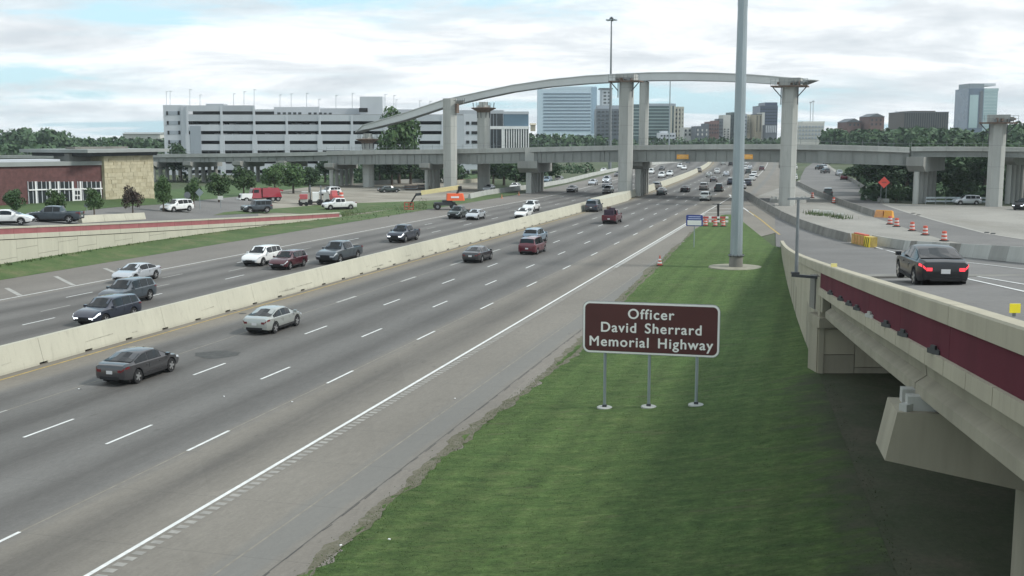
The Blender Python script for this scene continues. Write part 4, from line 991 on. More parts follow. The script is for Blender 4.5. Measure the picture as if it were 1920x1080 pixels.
# roof wedge over the third bay and machine rooms
mb = MB(); Y = GY - .1; z_ = [pz(205.5, Y), pz(211.5, Y), pz(209, Y), pz(215.2, Y)]
rect(ga, 'roof_rail', panel_l, 478, 519, 205, 209, GY, .3, .1)
rect(ga, 'rooftop_block', panel_l, 515, 600, 200.5, 215.2, GY + 4, 10)
rect(ga, 'rooftop_block', panel_g, 601, 692, 203, 215.4, GY + 5, 10)
for x in (521, 531, 541, 550.5, 560): rect(ga, 'window', glass_o, x, x + 6, 210.5, 214.6, GY + 3.9, .2)
for x in (579, 589, 599): rect(ga, 'window', glass_o, x, x + 5.5, 210.8, 214.8, GY + 3.8, .2)
for x in (608, 617.5): rect(ga, 'window', glass_o, x, x + 5, 211.2, 214.8, GY + 4.8, .2)
rect(ga, 'stair_tower', panel_l, 675.5, 718, 181, 215.4, GY + 3, 9)
rect(ga, 'vent_louver', dark, 674, 690, 202.5, 210, GY + 2.8, .2)
rect(ga, 'rooftop_block', panel_g, 718, 800, 205, 215.4, GY + 6, 8)
rect(ga, 'roof_hatch', panel_g, 388, 421, 194.5, 197.6, GY + 3, 5)
# corner tower at the left with paired openings
rect(ga, 'corner_tower', panel_l, 307.5, 352, 197, 332, GY + .6, 12)
rect(ga, 'tower_panel', panel_l, 341, 352.5, 199, 332, GY + .5, .4, .25)
for i, y in enumerate((208.5, 226.8, 245, 263, 281, 299.5)):
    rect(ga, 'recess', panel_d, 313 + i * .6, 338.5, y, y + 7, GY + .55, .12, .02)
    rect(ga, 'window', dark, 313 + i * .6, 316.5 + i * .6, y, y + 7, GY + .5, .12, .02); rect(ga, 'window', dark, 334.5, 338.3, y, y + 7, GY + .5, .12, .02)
rect(ga, 'end_wall', panel_g, 830, 871, 216, 332, GY + .1, 20)
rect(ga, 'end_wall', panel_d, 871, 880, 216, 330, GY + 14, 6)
st = rect(ga, 'stair_block', panel_l, 870, 899, 213.5, 318, GY + 1.2, 9, 0)
for y in (228, 246, 263.5, 302, 320):
    for a, b in ((874, 880), (884, 897)): rect(ga, 'window', dark, a, b, y, y + 5.8, GY + 1.1, .1)
for i, (px, yt_) in enumerate(((312, 172), (319, 171), (356, 168), (375, 178), (438, 176), (457.5, 172), (476.5, 168), (525, 178), (546, 176), (575, 175), (598, 186), (630, 179), (660.5, 175), (722, 177), (738.5, 179), (742.5, 187), (787, 189), (806, 190))):
    mb = MB(); a = D(px, 203, GY + 2); b = D(px, yt_, GY + 2); mb.tube(a, b, .11, .08, 6); mb.box((b.x + .25, b.y, b.z), (.9, .3, .14)); mb.build('roof_light_pole', panel_l, ga)
def tiny_car_roofs():
    r = random.Random(4)
    for li, y in ((2, 232.5), (3, 251.0)):
        for i in range(9):
            px = r.uniform(380, 600); bx(ga, 'parked_car_roof', [white, panel_g, conc_l][i % 3], pxx(px, GY + 4), pxx(px + 9, GY + 4), pz(y + 1.2, GY + 4), pz(y - .9, GY + 4), GY + 3, GY + 5)
tiny_car_roofs()
# ---- glass office beside the garage
OY = 420
of = bthing('glass_office', 'low office with blue glass top floor and white finned storeys right of the garage', 'office building', 950, OY)
rect(of, 'side_wing', panel_g, 852, 944, 206.5, 320, OY + 14, 10); rect(of, 'roof_band', panel_g, 920, 944.5, 207, 213, OY, 12, .3); rect(of, 'roof_band', panel_g, 944, 991.5, 209, 214, OY, 12, .1)
rect(of, 'glazing', glass_o, 920, 943, 213, 300, OY + .3, 12); rect(of, 'glazing', glass_b, 944, 991, 213.5, 237, OY + .4, 12)
rect(of, 'glazing', glass_o, 944, 991, 240, 300, OY + .6, 12)
rect(of, 'white_band', white, 919, 992.5, 236.5, 242, OY, 12, .35)
for i in range(11): x = 944.5 + i * 4.55; rect(of, 'fin', white, x, x + 2.0, 242, 300, OY, .8, .2)
rect(of, 'corner_column', white, 940.5, 944.3, 240, 300, OY, .8, .3)
for x in (925, 931): rect(of, 'mullion', panel_d, x, x + .8, 213.2, 300, OY + .1, .3)
# ---- blue white tower
TY = 1150
to = bthing('office_tower', 'tall pale blue office tower with twelve dark window bands', 'tower', 1063, TY)
paleb = mat('pale_blue_panel', (.50, .62, .70), .5, var=.04, scale=.02)
mb = MB(); zt = [pz(y, TY) for y in (168.5, 162)]; X0, X1 = pxx(1008, TY), pxx(1117, TY)
mb.prism([(X0, TY), (X1, TY), (X1 + 6, TY + 30), (X0, TY + 30)], 0, pz(167, TY)); mb.build('wall', paleb, to)
mb = MB(); mb.add([(X0 + 12, TY, pz(167, TY) - .1), (X1, TY, pz(167, TY) - .1), (X1, TY, pz(162, TY)), ((X0 + X1) / 2, TY, pz(162.6, TY)), (X0 + 14, TY, pz(165, TY))] + [(X0 + 12, TY + 30, pz(167, TY) - .1), (X1, TY + 30, pz(167, TY) - .1), (X1, TY + 30, pz(162, TY)), ((X0 + X1) / 2, TY + 30, pz(162.6, TY)), (X0 + 14, TY + 30, pz(165, TY))],
              [(0, 1, 2, 3, 4), (9, 8, 7, 6, 5), (0, 5, 6, 1), (1, 6, 7, 2), (2, 7, 8, 3), (3, 8, 9, 4), (4, 9, 5, 0)]); mb.build('curved_crown', paleb, to)
bandm = mat('tower_window_band', (.15, .21, .27), .3, .2, var=.08, scale=.05)
for i in range(12): rect(to, 'window_band', bandm, 1018.5, 1107, 174.7 + 6.2 * i, 177.5 + 6.2 * i, TY, .6, .3)
rect(to, 'side_glass', mat('pale_side_glass', (.30, .42, .52), .25, .3, var=.05, scale=.03), 1108.5, 1118.5, 163.5, 250, TY + .2, .6, .5)
# ---- dark glass block behind the central pier
BY = 900
bk = bthing('glass_block', 'wide dark green glass office block behind the central pier', 'office building', 1200, BY)
rect(bk, 'wing', mat('slate_block', (.13, .15, .17), .5, var=.1, scale=.05), 1117.5, 1168, 204, 300, BY + 10, 20); rect(bk, 'roof_band', panel_d, 1119, 1162, 197.5, 204.2, BY + 14, 14)
for r in range(7):
    for c in range(6): rect(bk, 'window', glass_o, 1120 + c * 7.6, 1125.5 + c * 7.6, 208 + r * 7, 211.5 + r * 7, BY + 9.6, .3)
rect(bk, 'wall', glass_g, 1180, 1266, 195.5, 300, BY, 30); rect(bk, 'roof_band', panel_d, 1215, 1266, 194, 198.5, BY - .3, 30)
for i in range(9): rect(bk, 'floor_band', mat('green_grey_band', (.20, .27, .26), .5, var=.05), 1180, 1256, 202.5 + i * 6.3, 204.4 + i * 6.3, BY, .4, .3)
for i in range(4): rect(bk, 'fin', mat('beige_fin', (.46, .45, .37), .8, var=.05), 1256.5 + i * 6.4, 1259.5 + i * 6.4, 198 + i * .8, 290, BY - .2, .8, .4)
rect(bk, 'end_wall', MATS['beige_fin'], 1264, 1281.5, 200, 290, BY + 1, 26)
for r in range(9):
    for c in range(3): rect(bk, 'window', glass_o, 1266 + c * 5.4, 1269.4 + c * 5.4, 204 + r * 8, 208 + r * 8, BY + .8, .3)
pa = bthing('stair_house', 'small white stepped building with dark windows peeping over the overpass', 'building', 1253, 700)
rect(pa, 'wall', panel_l, 1236, 1267, 249, 300, 700, 12); rect(pa, 'wall', panel_l, 1240, 1252, 245.5, 249, 701, 9)
for r in range(2):
    for c in range(5): rect(pa, 'window', glass_o, 1239 + c * 5.5, 1242.5 + c * 5.5, 253 + r * 7, 256 + r * 7, 699.8, .2)
# ---- white tower top with windows
wt_ = bthing('white_tower', 'small white tower top with dark frame right of the pale blue tower', 'tower', 1136, 1300)
rect(wt_, 'wall', panel_l, 1127, 1147, 168, 260, 1300, 16); rect(wt_, 'wall', panel_d, 1123.5, 1128, 166, 260, 1299, 16); rect(wt_, 'roof_band', dsteel, 1123, 1148, 165, 167.3, 1298.5, 18)
for r in range(5):
    for c in range(2): rect(wt_, 'window', glass_o, 1131 + c * 8, 1136 + c * 8, 172 + r * 6.4, 175.2 + r * 6.4, 1299.7, .3)
# ---- simple skyline blocks
beige = mat('beige_wall', (.46, .43, .33), .85, var=.06, scale=.03); beige2 = mat('warm_beige_wall', (.40, .35, .25), .85, var=.06, scale=.03)
slate = mat('slate_wall', (.12, .135, .15), .7, var=.1, scale=.04); browns = mat('brown_wall', (.17, .10, .09), .85, var=.1, scale=.04); navyb = mat('navy_glass_wall', (.055, .075, .13), .35, .2, var=.12, scale=.03)
palew = mat('pale_wall', (.52, .52, .48), .8, var=.05, scale=.03)
def block(name, label, cat, m, px0, px1, py0, Y, dpt=25, win=None, roof=None, pyb=300, steps=()):
    t = bthing(name, label, cat, (px0 + px1) / 2, Y); rect(t, 'wall', m, px0, px1, py0, pyb, Y, dpt)
    for (a, b, c) in steps: rect(t, 'upper_wall', m, a, b, c, py0 + .3, Y + 2, dpt - 4)
    if roof: rect(t, 'roof_edge', roof, px0 - .4, px1 + .4, py0 - .9, py0 + .4, Y - .4, dpt)
    if win:
        nx, ny, wx, wy_, gm_, y0_, y1_ = win; sx = (px1 - px0) / nx; sy = (y1_ - y0_) / ny
        for r in range(ny):
            for c in range(nx): rect(t, 'window', gm_, px0 + sx * (c + .5) - wx / 2, px0 + sx * (c + .5) + wx / 2, y0_ + sy * (r + .5) - wy_ / 2, y0_ + sy * (r + .5) + wy_ / 2, Y - .35, .4)
    return t
block('apartment_block', 'low white block with two rows of square windows at the skyline gap', 'building', palew, 1282, 1304.5, 239, 800, 20, (3, 2, 3.4, 4.2, glass_o, 241, 256))
block('apartment_block', 'grey brown apartment block with arched pale windows left of the tall pole', 'building', slate, 1304.5, 1329, 236.5, 780, 20, (3, 2, 2.4, 4, palew, 240, 256), None, 300, ((1321, 1329, 231.5),))
block('apartment_block', 'reddish stepped apartment block climbing towards the pole', 'building', browns, 1329, 1348, 228, 800, 20, (4, 3, 2, 3, glass_o, 231, 252), None, 300, ((1338, 1347.5, 226),))
block('apartment_block', 'narrow dark stepped block between the reddish and cream blocks', 'building', slate, 1348, 1355.5, 222.5, 840, 20, (2, 4, 1.6, 2.6, glass_o, 226, 252))
block('hotel', 'cream round cornered block immediately left of the tall pole', 'building', palew, 1355.5, 1369, 215.5, 860, 20, (2, 6, 2.4, 2.2, glass_o, 240, 268), None, 300)
block('office_block', 'dark green slab half behind the tall pole', 'building', mat('dark_green_slab', (.06, .09, .085), .5, var=.1), 1369, 1381, 210.5, 880, 20, (3, 7, 2, 2.4, glass_o, 214, 262))
block('office_block', 'grey stepped block immediately right of the tall pole', 'building', panel_d, 1390, 1400, 213.5, 860, 20, (2, 5, 2.4, 2.6, glass_o, 216, 250))
block('hotel', 'cream slab with a dark bay above the trees right of the tall pole', 'building', beige, 1400, 1414, 214.5, 870, 20, (3, 6, 1.2, 3, glass_b, 217, 250))
block('hotel', 'beige tower with dark frame beside the navy tower', 'building', beige2, 1416, 1428, 214.5, 850, 18, (2, 1, 1.2, 30, glass_o, 214, 250), slate)
block('hotel', 'thin pale stair tower against the navy tower', 'building', palew, 1428, 1433, 211, 849, 18)
block('office_tower', 'navy glass tower with a stepped top left of the gore pier', 'tower', navyb, 1424, 1457, 199, 950, 30, (7, 8, 3.2, 2.0, glass_o, 202, 248), slate, 300, ((1433, 1456, 192),))
block('office_block', 'striped low glass block at the foot of the navy tower', 'building', slate, 1435, 1456, 234, 840, 16, (6, 1, 1.6, 13, panel_l, 234, 250))
block('office_block', 'wide pale white block just right of the gore pier', 'building', palew, 1491, 1545, 230, 760, 30, (9, 4, 3.2, 3.6, panel_d, 234, 262), None, 300, ((1505, 1546, 227.5),))
def gable(label, px0, px1, pye, pya, Y, m, ws):
    t = bthing('gabled_building', label, 'building', (px0 + px1) / 2, Y); rect(t, 'wall', m, px0, px1, pye, 300, Y, 20); a, b, c = pxx(px0, Y), pxx(px1, Y), pxx((px0 + px1) / 2, Y)
    mb = MB(); mb.add([(a - .5, Y - .5, pz(pye, Y)), (b + .5, Y - .5, pz(pye, Y)), (c, Y - .5, pz(pya, Y)), (a - .5, Y + 20, pz(pye, Y)), (b + .5, Y + 20, pz(pye, Y)), (c, Y + 20, pz(pya, Y))], [(0, 1, 2), (5, 4, 3), (0, 3, 4, 1), (1, 4, 5, 2), (2, 5, 3, 0)]); mb.build('roof', slate, t)
    for x, y in ws: rect(t, 'window', glass_o, x, x + 3, y, y + 4, Y - .3, .4)
gable('left brown gabled building on the wooded skyline', 1587, 1614, 229, 222, 700, browns, ((1592, 232), (1600, 232), (1607, 232)))
gable('taller brown gabled building between the trees and the wide dark office', 1629, 1657, 219, 212.5, 690, browns, ((1633, 223), (1641, 223), (1649, 223), (1633, 231), (1641, 231), (1649, 231)))
block('office_block', 'wide dark brown office with vertical fins above the trees', 'building', mat('umber_wall', (.10, .085, .075), .7, var=.1), 1694, 1777, 210.5, 720, 30, (20, 1, 1.7, 34, glass_o, 211.5, 246), slate, 300, ((1709, 1752, 207.7),))
gt = bthing('glass_tower', 'tall two toned glass tower above the rightmost pier', 'tower', 1840, 1000)
gt1 = mat('tower_dark_side', (.10, .14, .19), .15, .4, var=.15, scale=.03, spec=.8); gt2 = mat('tower_bright_side', (.36, .47, .47), .12, .5, var=.1, scale=.02)
for m_, a, b, t0 in ((gt1, 1812, 1841, 157), (gt2, 1841, 1867, 161)):
    rect(gt, 'wall', m_, a, b, t0 + 9, 300, 1000 if m_ is gt1 else 1001, 30)
rect(gt, 'crown', mat('tower_crown', (.22, .26, .29), .5, var=.05), 1813, 1840.5, 156.5, 166.2, 1002, 24); rect(gt, 'crown', panel_l, 1840.5, 1862, 156.3, 161, 1004, 20); rect(gt, 'crown', gt2, 1841, 1868, 165.5, 170.2, 1000.6, 25)
rect(gt, 'glazing_strip', gt2, 1815, 1831, 178, 240, 999.6, .4, .1); rect(gt, 'corner_strip', slate, 1834, 1839.5, 170, 240, 999.6, .4, .1)
for i in range(11): rect(gt, 'floor_line', mat('tower_floor_line', (.26, .33, .34), .4, var=0), 1842, 1866.5, 175 + i * 6, 175.7 + i * 6, 1000.8, .3)
for px, a, b, lb in ((1520, 224, 192, 'thin left mast on the skyline right of the gore pier'), (1525, 224, 190, 'thin right mast on the skyline right of the gore pier'), (1681, 244, 210, 'thin mast between the gabled buildings and dark office')):
    p0, p1 = D(px, a, 800), D(px, b, 800); p0.z = 0; mb = MB(); mb.tube(p0, p1, .35, .25, 6); mb.box(p1, (1.8, .5, .9)); o = mb.build('radio_mast', panel_g, None, 0, tuple(p0)); tag(o, lb, 'mast')
for px0, px1, y0, Y, m_, lb in ((1030, 1052, 258, 620, white, 'small white pitched canopy among the trees right of the glass office'), (995, 1004, 234, 900, beige2, 'beige house sliver between the office and the tower'), (230, 300, 251, 700, palew, 'long low pale building on the wooded skyline left of the garage')):
    t = bthing('low_building', lb, 'building', (px0 + px1) / 2, Y); rect(t, 'wall', m_, px0, px1, y0, y0 + 12, Y, 12); 
    a, b = pxx(px0 - 1.5, Y), pxx(px1 + 1.5, Y); mb = MB(); mb.add([(a, Y - 1, pz(y0 + .2, Y)), (b, Y - 1, pz(y0 + .2, Y)), (b, Y + 6, pz(y0 - 3, Y)), (a, Y + 6, pz(y0 - 3, Y)), (a, Y + 13, pz(y0 + .2, Y)), (b, Y + 13, pz(y0 + .2, Y))], [(0, 1, 2, 3), (3, 2, 5, 4), (0, 4, 5, 1), (0, 3, 4), (1, 5, 2)]); mb.build('roof', roofm if px0 == 230 else m_, t)

# ---- brick and limestone building at the left
bb = thing('brick_building', 'low red brown brick building with white framed windows and a limestone block', 'building', tuple(D(193, 371, 158)))
Wl = [(-230, 410, 124), (0, 405, 132), (193, 392, 142)]
a1, a2 = D(0, 384, 148), D(193, 371, 158); a3 = D(285, 366, 166)
bd = (a2 - a1).xy.normalized(); bn = Vector((bd.y, -bd.x))     # towards the camera
def wallbox(p, q, z0, z1, th, name, m, off=0.0, parent=bb):
    d = (q - p).xy.normalized(); n = Vector((d.y, -d.x)); A = [(p.x + n.x * off, p.y + n.y * off), (q.x + n.x * off, q.y + n.y * off), (q.x - n.x * th, q.y - n.y * th), (p.x - n.x * th, p.y - n.y * th)]
    mb = MB(); mb.prism(A, z0, z1); return mb.build(name, m, parent)
zr = pz(311, 153)
wallbox(a1 - (a2 - a1) * .55, a2, 1.2, zr, 9, 'brick_wall', brick_m)
wallbox(a1 - (a2 - a1) * .55, a2, zr, zr + .55, 9.2, 'cornice', roofm, .25)
wallbox(a1 + (a2 - a1) * -.6, a1 + (a2 - a1) * .62, zr + .56, zr + .85, 6, 'roof_edge', panel_g, -1.0)
wallbox(a1 + (a2 - a1) * .74, a2, zr + .56, pz(291.5, 160) + .3, 7, 'upper_wall', conc, -2.0)
def on(px, py, z=None):                       # point of the facade line seen at column px
    u, fw, up = ray(px, py); r = Vector((u, fw)); d = a2.xy - a1.xy; det = r.x * (-d.y) + d.x * r.y
    k = (a1.x * (-d.y) + d.x * a1.y) / det; return Vector((u * k, fw * k, H + up * k))
def facbox(px0, px1, py0, py1, name, m, off, th=.2):
    p, q = on(px0, py1), on(px1, py1); z1 = (on(px0, py0).z + on(px1, py0).z) / 2; z0 = (p.z + q.z) / 2; return wallbox(p, q, z0, z1, th, name, m, off)
wl0, wl1 = 54, 190
zt_a, zt_m, zb_a = 341, 353.5, 375
def fy(px, top): return top + (0 if top < 345 else (2.5 - (px - 55) / 135 * 2.5 if top < 360 else 8 - (px - 55) / 135 * 8))
for i in range(16):
    x = 55 + i * 8.45; x2 = x + 7.9
    if 137 < x < 152: continue
    facbox(x, x2, fy(x, 341), fy(x, 353), 'window_pane', glass_o, .05, .1); facbox(x, x2, fy(x, 354.5), fy(x, 373), 'window_pane', glass_o, .05, .1)
for i in range(17):
    x = 54 + i * 8.45; facbox(x - .5, x + .7, fy(x, 340), fy(x, 374), 'mullion', panel_g, .12, .15)
for x, w_ in ((68, 2.6), (94, 1.6), (110, 2.2), (136.5, 2.4), (151.5, 2.4), (189, 1.8)): facbox(x - w_ / 2, x + w_ / 2, fy(x, 340), fy(x, 375), 'white_post', white, .22, .25)
for k in range(4):
    xa, xb = 53 + k * 34.5, 53 + (k + 1) * 34.5; facbox(xa, xb, fy((xa + xb) / 2, 352.4), fy((xa + xb) / 2, 354.6), 'transom', white, .25, .2)
    facbox(xa + 14 if k == 0 else xa, xb, fy((xa + xb) / 2, 374), fy((xa + xb) / 2, 376.5), 'sill_kerb', white, .5, .5)
facbox(138, 150, fy(144, 354.8), fy(144, 374), 'door', white, .2, .15)
for x in (139.8, 145): 
    for (y0, y1) in ((356.5, 362), (364.5, 371)): facbox(x, x + 3.4, fy(144, y0), fy(144, y1), 'door_pane', glass_o, .26, .05)
d3 = (a3 - a2)
tw = wallbox(a2 + Vector((0, 0, 0)), a3, 1.8, pz(291.5, 162), 9, 'limestone_wall', stone_m, .5)
# coursed limestone facing, blocks standing unevenly proud
r = random.Random(9); zlo, zhi = 2.6, pz(291.8, 162); z = zlo; Ltw = d3.xy.length
while z < zhi - .2:
    hgt = r.choice((.35, .45, .6)); u0 = 0
    while u0 < Ltw - .1:
        ln = min(r.uniform(.5, 1.5), Ltw - u0); p = a2 + d3 * (u0 / Ltw); q = a2 + d3 * ((u0 + ln - .03) / Ltw)
        wallbox(p, q, z, min(zhi, z + hgt - .03), -.5, 'stone_block', mat('limestone_%s' % r.choice('abc'), {'a': (.47, .43, .30), 'b': (.41, .37, .25), 'c': (.50, .47, .35)}['abc'[r.randrange(3)]], .9, var=.1, scale=1.4), .53 + r.uniform(0, .05)); u0 += ln
    z += hgt
wallbox(a2 - d3 * .28, a3 + d3 * .05, zhi, zhi + .5, 11, 'fascia', dsteel, .9)
wallbox(a2 - d3 * .42, a3 + d3 * .22, zhi + .5, zhi + .95, 12, 'roof_slab', roofm, 1.8)
wallbox(a2 - d3 * .1, a3 - d3 * .05, zhi + .96, zhi + 1.25, 6, 'upper_roof', conc_d, -4)

# ================================================================== TREES
def leaf_mesh(name, m, clumps, n, size, seed, squash=1.0):
    """many small leaf faces gathered in clumps through the crown's volume; clumps: (centre, radius)"""
    r = np.random.RandomState(seed); tot = sum(c[1] ** 2 for c in clumps); V = []
    for c, rad in clumps:
        k = max(6, int(n * rad ** 2 / tot)); d = r.normal(size=(k, 3)); d /= np.linalg.norm(d, axis=1)[:, None]
        rr = rad * r.uniform(.35, 1.08, k) ** .5; p = np.array(c) + d * rr[:, None] * np.array([1, 1, squash])
        V.append((p, d))
    p = np.concatenate([v[0] for v in V]); d = np.concatenate([v[1] for v in V]); n = len(p)
    a = r.normal(size=(n, 3)); nn = d * .9 + r.normal(size=(n, 3)) * .55; nn /= np.linalg.norm(nn, axis=1)[:, None]
    u = np.cross(nn, a); u /= np.linalg.norm(u, axis=1)[:, None]; w_ = np.cross(nn, u); s = size * r.uniform(.6, 1.4, n)[:, None]
    q = np.stack([p - u * s - w_ * s * .5, p + u * s - w_ * s * .6, p + u * s * .7 + w_ * s * .7, p - u * s * .6 + w_ * s * .6], 1).reshape(-1, 3).astype(np.float32)
    me = bpy.data.meshes.new(name); me.vertices.add(n * 4); me.vertices.foreach_set('co', q.ravel()); me.loops.add(n * 4); me.loops.foreach_set('vertex_index', np.arange(n * 4, dtype=np.int32))
    me.polygons.add(n); me.polygons.foreach_set('loop_start', np.arange(0, n * 4, 4, dtype=np.int32)); me.materials.append(m); me.update(); me.validate(); return me
def make_crown(h, wd, seed, m, nleaf, size, kclumps=16, lo=.28):
    r = random.Random(seed); cl = []
    for i in range(kclumps):
        a = r.uniform(0, 6.28); z = h * r.uniform(lo + .1, .92); k = 1 - abs((z / h - .58)) * 1.3; rad = wd * .5 * max(.25, k) * r.uniform(.35, .85)
        cl.append(((math.cos(a) * rad, math.sin(a) * rad, z), wd * r.uniform(.14, .26)))
    cl.append(((0, 0, h * .6), wd * .30)); cl.append(((0, 0, h * .8), wd * .2))
    return leaf_mesh('crown', m, cl, nleaf, size, seed)
def make_trunk(h, wd, seed):
    r = random.Random(seed); mb = MB(); mb.tube((0, 0, -.3), (.05, 0, h * .45), wd * .035 + .06, wd * .02 + .03, 7)
    for i in range(6):
        a = i * 1.05 + r.uniform(-.3, .3); mb.tube((0, 0, h * r.uniform(.28, .42)), (math.cos(a) * wd * .28, math.sin(a) * wd * .28, h * r.uniform(.55, .8)), wd * .016 + .03, .02, 5)
    return mb.mesh('trunk', bark)
TV = {}
def tree(px, pyb, Y, h, wd, label, m=leaf, kind='tree', group=None, z=None, cat='tree', name='tree'):
    k = (m.name, random.Random(px).randrange(3))
    if k not in TV: TV[k] = (make_crown(10, 8, hash(k[0]) % 97 + k[1], m, 2600, .26), make_trunk(10, 8, k[1]))
    b = D(px, pyb, Y) if Y else hit(px, pyb); zz = z if z is not None else gz(b.x, b.y)
    t = thing(name, label, cat, (b.x, b.y, zz), random.Random(px * 3).uniform(0, 6), group)
    o = inst('crown', TV[k][0], t); o.scale = (wd / 8, wd / 8, h / 10); o = inst('trunk', TV[k][1], t); o.scale = (wd / 8, wd / 8, h / 10); return t
def Yof(p): return None
tree(104, 385, 130, 2.9, 2.3, 'small tree before the left end of the white framed windows', leaf)
tree(176, 385, 134, 3.2, 2.3, 'small tree before the right end of the white framed windows', leaf)
tree(248, 372, 141, 3.6, 2.4, 'young bronze leaved tree before the limestone block', leaf_r)
tree(24, 380, 124, 3.0, 2.2, 'small dark tree before the plain brick wall at far left', leaf_d)
tree(306, 372, 150, 4.6, 2.6, 'young green tree just right of the limestone block', leaf)
tree(363, 366, 165, 4.0, 2.8, 'young tree behind the diamond sign on the lawn', leaf)
tree(410, 362, 180, 4.4, 3.8, 'low round tree in front of the garage left of the red truck', leaf)
tree(457, 360, 200, 5.0, 4.2, 'round tree above the dark blocky vehicle', leaf)
tree(340, 330, 300, 9.5, 8, 'taller dark tree under the overpass between the leftmost bents', leaf_d)
tree(515, 350, 225, 5.6, 5.2, 'leafy tree directly above the red tow truck', leaf)
tree(550, 350, 228, 5.8, 6, 'middle tree of the row left of the round column bent', leaf)
tree(580, 350, 235, 5.2, 5.0, 'right tree of the row left of the round column bent', leaf_d)
tree(610, 350, 290, 7, 6.5, 'dark tree behind the round column bent', leaf_d)
tree(748, 300, 285, 18.0, 10.5, 'large bushy tree rising above the overpass before the garage', leaf)
tree(735, 342, 275, 8.5, 8, 'dark tree below the overpass left of the tall front pier', leaf_d)
tree(770, 342, 280, 8.5, 9, 'dark tree behind the cluster of columns near the tall front pier', leaf_d)
tree(712, 342, 285, 8, 7, 'shadowed tree just right of the short flyover pier', leaf_d)
tree(945, 340, 275, 7.5, 9, 'bushy tree right of the round topped pier under the bridge', leaf_d)
tree(968, 345, 265, 5.5, 8, 'low bush behind the white wall between the two bents', leaf_d)
tree(1030, 335, 300, 6.5, 7, 'bush right of the wide capped bent behind the wall', leaf_d)
tree(925, 342, 285, 8, 7, 'dark tree peeping between round topped pier and bent', leaf_d)
for i, (px, h, wd) in enumerate(((1640, 12, 12), (1668, 15, 13), (1700, 14, 12), (1752, 17, 15), (1785, 13, 12), (1815, 17, 15), (1845, 14, 12), (1900, 16, 14))):
    tree(px, 370, 226 + (i % 3) * 9, h * .62, wd * .8, 'dense dark tree of the right thicket, ' + ['directly above the diamond sign at its left edge', 'just right of the diamond sign', 'behind the deep capped bent', 'right of the deep capped bent', 'above the left end of the guard rail', 'above the car parked behind the guard rail', 'left of the rightmost pier', 'behind the bent at the right edge'][i], leaf_d, group='trees of the right thicket')
tree(1795, 375, 206, 5.4, 6.5, 'rounded lighter bush inside the right thicket', leaf)
tree(1680, 382, 204, 2.6, 4.5, 'low shrub left of the bent by the diamond sign', leaf)
for px, y_, h, lb_ in ((1608, 318, 3.5, 'lowest'), (1622, 330, 4.5, 'rightmost'), (1612, 306, 5, 'tallest')): tree(px, y_, 300, h, 7, lb_ + ' light green shrub on the verge of the far right frontage', leaf, group='shrubs on the far frontage verge')
# woods: far masses nobody could count
def wood(label, spec, m, size, seed, nper=90):
    cl = []; r = random.Random(seed)
    for (px0, px1, y0, y1, Y, n) in spec:
        for i in range(n):
            px = px0 + (px1 - px0) * (i + r.random()) / n; yt = y0 + (y1 - y0) * (px - px0) / (px1 - px0); YY = Y * r.uniform(.96, 1.08); top = D(px, yt + r.uniform(-2.2, 3.0), YY); rad = max(2.2, Y * .010) * r.uniform(.7, 1.25)
            z = top.z - rad
            while z > -rad * .2:
                cl.append(((top.x + r.uniform(-1, 1) * rad * .4, top.y + r.uniform(-1, 1) * rad, z), rad * r.uniform(.8, 1.15))); z -= rad * 1.15
    me = leaf_mesh('woods', m, cl, nper * len(cl), size, seed); o = bpy.data.objects.new('woods', me); COL.objects.link(o); tag(o, label, 'woods', kind='stuff'); return o
wood('dark wooded hill on the skyline at the far left', [(-120, 20, 262, 248, 560, 14), (15, 60, 246, 241, 560, 10), (60, 118, 243, 244, 560, 12), (118, 320, 258, 258, 600, 34), (-120, 320, 272, 272, 420, 50)], leaf_d, 1.0, 5)
wood('belt of dark trees behind the overpass below the office towers', [(990, 1130, 251, 251, 600, 28), (1130, 1300, 262, 262, 620, 26), (1300, 1480, 258, 258, 640, 34)], leaf_d, 1.0, 6)
wood('dark wooded ridge below the gabled buildings and glass tower', [(1545, 1600, 241, 246, 520, 14), (1600, 1700, 246, 240, 500, 22), (1700, 1800, 240, 243, 480, 22), (1800, 1900, 246, 240, 460, 22), (1880, 2000, 232, 236, 440, 24)], leaf_d, .9, 7)
wood('dark thicket behind the overpass bents at the right', [(1636, 1700, 290, 285, 262, 12), (1700, 2000, 282, 280, 255, 52), (1640, 1960, 345, 348, 216, 44)], leaf_d, .5, 8, 100)
wood('dark green belt under the overpass behind the columns at the left', [(280, 620, 322, 320, 310, 40), (660, 860, 300, 300, 300, 34), (920, 1030, 312, 308, 330, 18), (1030, 1110, 308, 305, 375, 14), (1110, 1190, 303, 301, 470, 14)], leaf_d, .5, 9, 80)
r = random.Random(21); pts = []
for _ in range(2200):
    px = r.uniform(640, 800); p = P(px, 404 - (px - 640) * .13 + r.gauss(0, 4), .1); pts.append((p.x, p.y, .05))
for _ in range(900):
    y = r.uniform(70, 160); x = WX(y) + r.uniform(.1, .6); pts.append((x, y, WB(y) - .12))
blades('verge_weeds', pts, .08, .32, .08, M_rough, 'rough weeds along the foot of the banded wall and verge', 3)
pts = []
for (px, py, n, sd) in ((1522, 401, 60, .8), (1540, 404, 90, .7), (1563, 407, 60, .6), (1580, 410, 60, .7)):
    c = P(px, py)
    for _ in range(n): pts.append((c.x + r.gauss(0, sd), c.y + r.gauss(0, sd), 0))
blades('island_weeds', pts, .2, .8, .07, M_rough, 'dry weeds and rubble tufts on the concrete island by the gore pier', 4)
